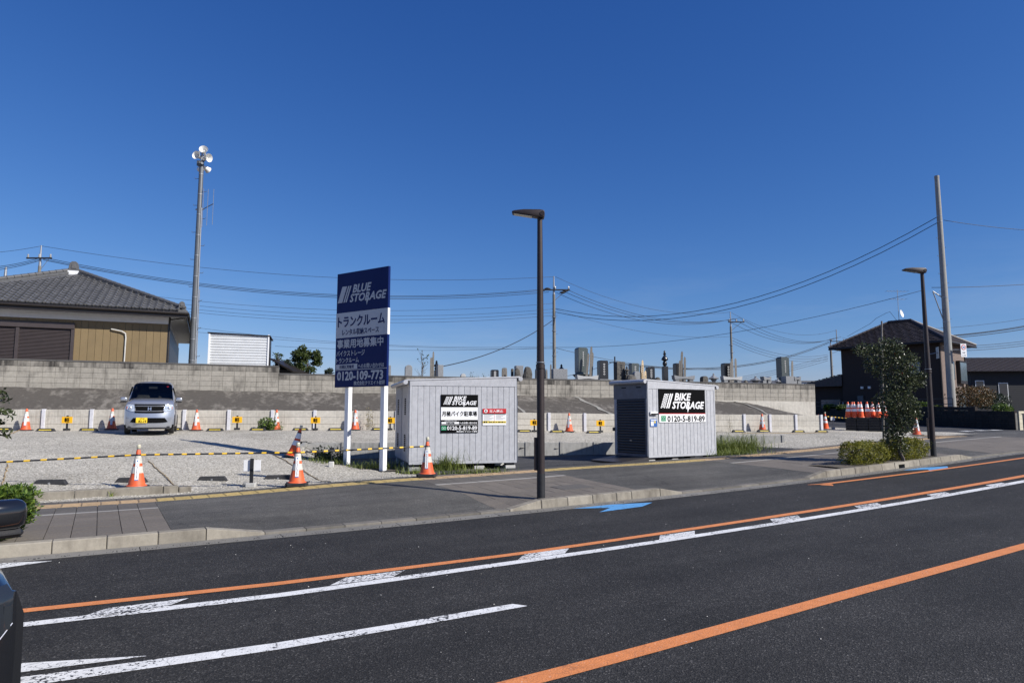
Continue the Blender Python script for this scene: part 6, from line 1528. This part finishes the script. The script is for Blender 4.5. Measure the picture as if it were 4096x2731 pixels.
def blob(rr, c, r, shell=.55):
    while 1:
        v_ = Vector((rr.uniform(-1, 1), rr.uniform(-1, 1), rr.uniform(-1, 1)))
        if shell < v_.length < 1: return Vector(c)+Vector((v_.x*r[0], v_.y*r[1], v_.z*r[2]))
def limb(m, a, b_, r0, r1, rr, k=5, j=.04):
    a, b_ = Vector(a), Vector(b_); pts = [a.lerp(b_, i/k)+Vector((rr.gauss(0, j), rr.gauss(0, j), 0))*(0 if i in (0, k) else 1) for i in range(k+1)]
    m.tube(pts, [lerp(r0, r1, i/k) for i in range(k+1)], 6); return pts
# --- small holly tree by the right kerb
hb = onwalk(3612, 1848); hb.z -= .01
rr = random.Random(21); ht = thing('holly_tree', 'small dark glossy leaved tree in the right kerb planting', 'tree', hb)
Yt = hb.y
def lp(px, py, dy=0): return at(px, py, Yt+dy)-hb
CL = [(3520, 1415, .0, .42, .22), (3560, 1385, .1, .30, .18), (3450, 1400, -.1, .22, .14), (3600, 1430, -.1, .34, .22), (3640, 1455, .1, .22, .2), (3560, 1480, .15, .42, .25), (3500, 1465, 0, .25, .18), (3590, 1530, 0, .36, .26), (3640, 1500, -.1, .22, .16),
      (3660, 1530, .1, .22, .14), (3685, 1505, 0, .13, .10), (3635, 1545, 0, .2, .14), (3570, 1575, .05, .28, .2), (3540, 1610, 0, .30, .2), (3590, 1600, -.15, .36, .22), (3630, 1620, 0, .26, .2), (3600, 1660, .1, .40, .24), (3650, 1650, -.1, .22, .18), (3560, 1660, 0, .2, .18), (3620, 1700, 0, .26, .18), (3580, 1720, 0, .24, .18), (3585, 1760, 0, .18, .2), (3560, 1735, -.05, .12, .08), (3610, 1790, 0, .14, .14)]
m = MB()
for px, py, dy, rx, rz in CL:
    c = lp(px, py, dy); n = int(2600*rx*rz*2.2)+70
    leaves(m, [blob(rr, c, (rx*1.2, rx*1.0, rz*1.25), .15) for _ in range(n)], .066, rr, .5, .35)
cr_ = m.build('crown', M['leaf_holly'], ht, fix=False)
m = MB(); 
limb(m, (0, 0, -.1), lp(3590, 1700), .045, .035, rr); limb(m, lp(3590, 1700), lp(3580, 1520), .035, .022, rr); limb(m, lp(3580, 1520), lp(3550, 1385), .022, .008, rr)
m.build('trunk', M['bark'], ht, smooth=True)
m = MB()
for a, b_ in (((3590, 1640), (3680, 1515)), ((3585, 1560), (3470, 1410)), ((3582, 1530), (3640, 1450)), ((3595, 1680), (3650, 1620)), ((3592, 1690), (3530, 1610)), ((3600, 1780), (3570, 1725)), ((3580, 1500), (3520, 1420))): limb(m, lp(*a), lp(*b_), .016, .005, rr)
m.build('branches', M['bark'], ht, smooth=True)
m = MB()
for px, py, dy, rx, rz in CL[::4]:
    for _ in range(3):
        p = blob(rr, lp(px, py, dy), (rx, rx, rz), .8); m.lathe([(.0, -.012), (.012, 0), (0, .012)], 5, M=Matrix.Translation(p))
m.build('berries', M['red'], ht)['kind'] = 'stuff'
st0 = onwalk(3535, 1835); stk = thing('tree_stake', 'grey weathered wooden stake standing in the holly tree', 'stake', st0)
MB().cyl((0,0,-.1), at(3527, 1284, st0.y)-st0, .028, .022, n=8).build('pole', M['wood_g'], stk, smooth=True)
s2 = onwalk(3518, 1838)+Vector((0, -.3, 0)); o = thing('short_stake', 'short leaning wooden support stake beside the holly tree', 'stake', s2); MB().cyl((0,0,-.1), (.10, 0, .62), .045, n=10).build('pole', M['wood_g'], o, smooth=True); MB().cyl((.02, 0, .58), (.22, 0, .56), .02, n=6).build('tie', M['black'], o)
# --- clipped hedges in the kerb planting
def hedge(label, c, rx, ry, h, n, mat, size, seed, kind='leaf'):
    rr = random.Random(seed); o = thing('clipped_bush', label, 'bush', c, AD); m = MB()
    def pt():
        while 1:
            x, y, z = rr.uniform(-1, 1), rr.uniform(-1, 1), rr.uniform(.02, 1)
            q = (abs(x)**4+abs(y)**4+(max(0, z-.35)/.65)**4)
            if q < 1 and (q > .22 or rr.random() < .2): 
                b_ = 1+.16*math.sin(x*8+seed)*math.sin(z*7+y*5)+(.14*rr.random() if rr.random() < .12 else 0)
                return (x*rx*b_*(.8+.2*min(1, z*2.4)), y*ry*b_*(.8+.2*min(1, z*2.4)), z*h*(1+.06*math.sin(x*7+seed)))
    if kind == 'whorl': whorls(m, [pt() for _ in range(n)], size, rr)
    else: leaves(m, [pt() for _ in range(n)], size, rr, .55, .5)
    m.build('foliage', M[mat], o, fix=False)
    m = MB()
    for _ in range(22):
        a = rr.uniform(0, 6.28); limb(m, (rx*.25*math.cos(a), ry*.3*math.sin(a), -.05), (rx*.8*math.cos(a), ry*.8*math.sin(a), h*rr.uniform(.55, .95)), .010, .003, rr, 3, .03)
    m.build('stems', M['twig'], o, smooth=True)
    return o
hL, hR = onwalk(3478, 1858), onwalk(3650, 1838)
hedge('yellow-green clipped bush in the kerb planting, left of the holly trunk', hL+W(0, .12), .70, .34, .54, 5600, 'leaf_hedge', .046, 31)
hedge('yellow-green clipped bush in the kerb planting, right of the holly trunk', hR+W(-.15, .12), .76, .34, .54, 5600, 'leaf_hedge', .046, 32)
az = onwalk(70, 2172); hedge('leafy green azalea bush at the left kerb behind the black car', W(-1.55, 10.15, .12), .92, .42, .62, 4200, 'leaf_azalea', .075, 33, 'whorl')
# soil bed under the right bushes
m = MB(); ss = frange(14.6, 18.7, .4); m.sheet([[W(s, t, zwalk(s, t)+.03-.015*(t > 10.2)) for t in (9.68, 10.1, 10.55)] for s in ss]); struct(m.build('planting_bed', M['earth'], fix=False))
# --- holly branches entering at the left edge
lt = W(-3.05, 10.2, .13); rr = random.Random(9); o = thing('kerb_tree', 'dark leafed young tree reaching in at the left picture edge', 'tree', lt)
m = MB(); cl = []
for px, py, rx, rz in ((-90, 1600, .14, .2), (5, 1575, .045, .07), (20, 1600, .035, .03), (-70, 1680, .12, .12), (12, 1648, .055, .035), (40, 1660, .04, .025), (10, 1690, .045, .03), (22, 1738, .035, .04), (-140, 1480, .2, .2), (-200, 1560, .3, .3)):
    c = at(px, py, lt.y-.2)-lt; leaves(m, [blob(rr, c, (rx, rx, rz), .2) for _ in range(int(14+3000*rx*rz*.8))], .055, rr, .5, .3); cl.append(c)
m.build('crown', M['leaf_holly'], o, fix=False); m = MB(); limb(m, (0, 0, -.1), cl[9]+Vector((0, 0, -.2)), .04, .03, rr)
for c in cl: limb(m, cl[9]+Vector((0, 0, -.2)), c, .014, .004, rr)
m.build('trunk', M['bark'], o, smooth=True)
# --- trees behind the walls
def round_tree(label, px, py, Y, rx, rz, n, mat, size, seed, zb=2.3, stem=True):
    c = at(px, py, Y); rr = random.Random(seed); o = thing('garden_tree', label, 'tree', (c.x, Y, zb)); m = MB(); h = c.z-zb
    for k in range(26):
        q = blob(rr, (0, 0, h), (rx*.82, rx*.7, rz*.85), .2); r_ = rx*rr.uniform(.18, .34)
        leaves(m, [blob(rr, q, (r_, r_, r_*.8), .3) for _ in range(n//26)], size, rr, .6, .1)
    m.build('crown', M[mat], o, fix=False); m = MB(); limb(m, (0, 0, -.2), (0, 0, h), .09, .04, rr)
    for k in range(7): limb(m, (0, 0, h*.6), blob(rr, (0, 0, h), (rx*.7, rx*.6, rz*.7), .5), .035, .008, rr)
    m.build('trunk', M['bark'], o, smooth=True)
round_tree('round green leafy tree left of the blue board behind the wall', 1228, 1440, 36, .78, .95, 5200, 'leaf_tree', .11, 41)
round_tree('dark green bush beside the lean-to roof behind the wall', 1140, 1468, 35, .55, .40, 2400, 'leaf_dark', .08, 42)
round_tree('small dark bush just left of the blue board behind the wall', 1318, 1488, 36, .28, .22, 600, 'leaf_dark', .08, 43)
round_tree('sparse pale sapling behind the dark bush', 1110, 1432, 34, .28, .32, 170, 'leaf_tree', .10, 44)
# leafless sapling among the graves
X, Y = gy(1686, 1.6); sb = Vector((X, Y, zcem(X))); rr = random.Random(51); o = thing('bare_sapling', 'nearly leafless sapling with a few leaves beside the rounded gravestone', 'sapling', sb)
m = MB(); tips = []
tr_ = limb(m, (0, 0, -.1), at(1690, 1402, Y)-sb, .03, .006, rr, 7, .02)
for k in range(26):
    a = rr.choice(tr_[1:6]); ang_ = rr.uniform(0, 6.28); b_ = a+Vector((math.cos(ang_)*rr.uniform(.15, .38), math.sin(ang_)*.2, rr.uniform(.15, .45))); limb(m, a, b_, .010, .003, rr, 3, .02); tips.append(b_)
m.build('trunk', M['twig'], o, smooth=True); m = MB(); leaves(m, [t2 for t2 in tips[:14]]+[tr_[-1]+Vector((rr.gauss(0, .03), 0, -.06*k)) for k in range(6)], .11, rr, .45); m.build('leaves', M['leaf_tree'], o, fix=False)
# weeds along the wall top
def stalks(label, p, n, h, spread, seed, mat='leaf_tree', name='weed_plant', size=.07, leafy=5, cat='plant', group='weeds along the walls'):
    rr = random.Random(seed); o = thing(name, label, cat, p, 0, group); m = MB(); lf = []
    for k in range(n):
        a = Vector((rr.gauss(0, spread), rr.gauss(0, spread*.5), -.03)); b_ = a+Vector((rr.gauss(0, spread*.5), rr.gauss(0, .05), h*rr.uniform(.5, 1.05))); pts = limb(m, a, b_, .006, .002, rr, 4, .015)
        for q in pts[1:]: lf += [q+Vector((rr.gauss(0, .03), rr.gauss(0, .03), rr.gauss(0, .03))) for _ in range(leafy)]
    m.build('stems', M['twig'], o, fix=False); m = MB(); leaves(m, lf, size, rr, .5, .2); m.build('leaves', M[mat], o, fix=False); return o
for px, off, n, h, sp_2, lb_ in ((1888, 1.0, 9, .42, .12, 'thin weeds above the left storage box, left clump'), (1905, 1.2, 6, .25, .2, 'low weeds trailing above the left storage box'), (1945, 1.0, 8, .40, .13, 'thin weeds left of the squat lettered stone')):
    X, Y = gy(px, off); stalks(lb_, Vector((X, Y, zcem(X))), n, h, sp_2, px, leafy=2, size=.05)
stalks('bushy green weed at the foot of a back row cone', by_wall(1075, .55), 26, .42, .17, 5, 'leaf_azalea', 'weed_bush', .085, 7)
stalks('tall sparse pale weed against the panel wall between the board posts', by_wall(1480, .35), 9, .78, .10, 6, 'dry', size=.06, leafy=4)
stalks('dry feathery weed right of the shuttered box by the panel wall', by_wall(2915, .4), 4, .7, .05, 8, 'dry', size=.035, leafy=3)
# grass tufts
def tuft(label, p, n, h, spread, seed, dry=.0):
    rr = random.Random(seed); o = thing('grass_tuft', label, 'grass tuft', p, 0, 'grass tufts around the storage pad'); m = MB()
    for k in range(n):
        a = Vector((rr.gauss(0, spread[0]), rr.gauss(0, spread[1]), -.02)); an = rr.uniform(0, 6.28); l = h*rr.uniform(.35, 1.1); bend = rr.uniform(.2, 1.25)*l; w_ = rr.uniform(.006, .012)
        dx, dy = math.cos(an), math.sin(an); px_, py_ = -dy*w_, dx*w_; P_ = []
        for q in (0, .35, .7, 1): c = a+Vector((dx*bend*q*q, dy*bend*q*q, l*(q-.32*q*q*bend/l))); f_ = 1-q*.92; P_.append([c+Vector((px_*f_, py_*f_, 0)), c-Vector((px_*f_, py_*f_, 0))])
        m.sheet(P_)
    b_ = m.build('blades', M['grass'], o, fix=False); b_['kind'] = 'stuff'; return b_
def zp(px, py): return on(px, py, zpad)
tuft('tall grass clump behind the cone at the left storage box', zp(1785, 1880), 380, .55, (.22, .12), 61)
tuft('low grass along the foot of the left storage box', zp(1880, 1893), 240, .19, (.38, .06), 62)
tuft('grass at the left front corner of the left storage box', zp(1660, 1890), 110, .22, (.20, .08), 63)
tuft('thin grass at the right foot of the left storage box', zp(1975, 1885), 70, .16, (.22, .05), 64)
tuft('grass clump at the foot of the right board post', onlot(1530, 1872), 230, .30, (.32, .10), 65)
tuft('grass clump between the two board posts', onlot(1440, 1868), 120, .22, (.26, .12), 66)
tuft('weedy grass at the foot of the left board post', onlot(1330, 1850), 130, .20, (.26, .12), 67)
tuft('weedy grass beside the tilted cone at the wall end', onlot(1265, 1838), 110, .18, (.22, .12), 68)
tuft('small grass blades in the pavement edge kerb', W(.25, 13.9, zwalk(.25, 13.9)), 14, .2, (.03, .02), 69)
tuft('tall grass bank right of the shuttered storage box', zp(2890, 1818), 700, .75, (.30, .22), 70)
tuft('long bending grass right of the shuttered storage box by the low wall', zp(2965, 1806), 620, .78, (.42, .22), 71)
tuft('low green grass right of the shuttered box by the pavement', zp(2930, 1818), 420, .25, (.5, .12), 72)
stalks('leafy weeds below the low retaining wall left end', onlot(1290, 1838), 22, .30, .22, 73, 'leaf_tree', size=.07, leafy=4)
stalks('leafy weeds at the left board post', onlot(1350, 1850)+Vector((0, .3, 0)), 20, .36, .2, 74, 'leaf_tree', size=.07, leafy=4)
# greenery in the garden beyond the lane
def wallspot(a, off, z): return WA+dirn*a+nv*off+Vector((0, 0, z))
for k, (a, off, r_, h, mt, lb_) in enumerate(((14.5, .25, .45, .35, 'leaf_azalea', 'bright green low plant on the dark wall, far left'), (16.0, .25, .5, .4, 'leaf_azalea', 'bright green low plant above the stacked cones'), (7.2, .6, .5, .55, 'leaf_azalea', 'leafy green plant left of the concrete pole on the dark wall'), (6.0, .6, .3, .3, 'leaf_tree', 'small green plant near the lamp on the dark wall'))):
    p = wallspot(a, off, lerp(1.58, 1.78, a/18)); hedge(lb_, p, r_, r_*.6, h, 500, mt, .14, 80+k, 'whorl')
hedge('rust coloured rounded garden bush right of the concrete pole', at(3890, 1612, 40)*1.0-Vector((0, 0, .2)), 1.25, .9, 1.15, 2600, 'leaf_rust', .11, 90)
hedge('dark green garden bush behind the railing at the right', at(3965, 1622, 41)-Vector((0, 0, .2)), 1.0, .8, .9, 1800, 'leaf_dark', .11, 91)
hedge('small green shrub at the step of the dark wall', at(4010, 1640, 37)-Vector((0, 0, .15)), .5, .4, .45, 700, 'leaf_azalea', .11, 92)
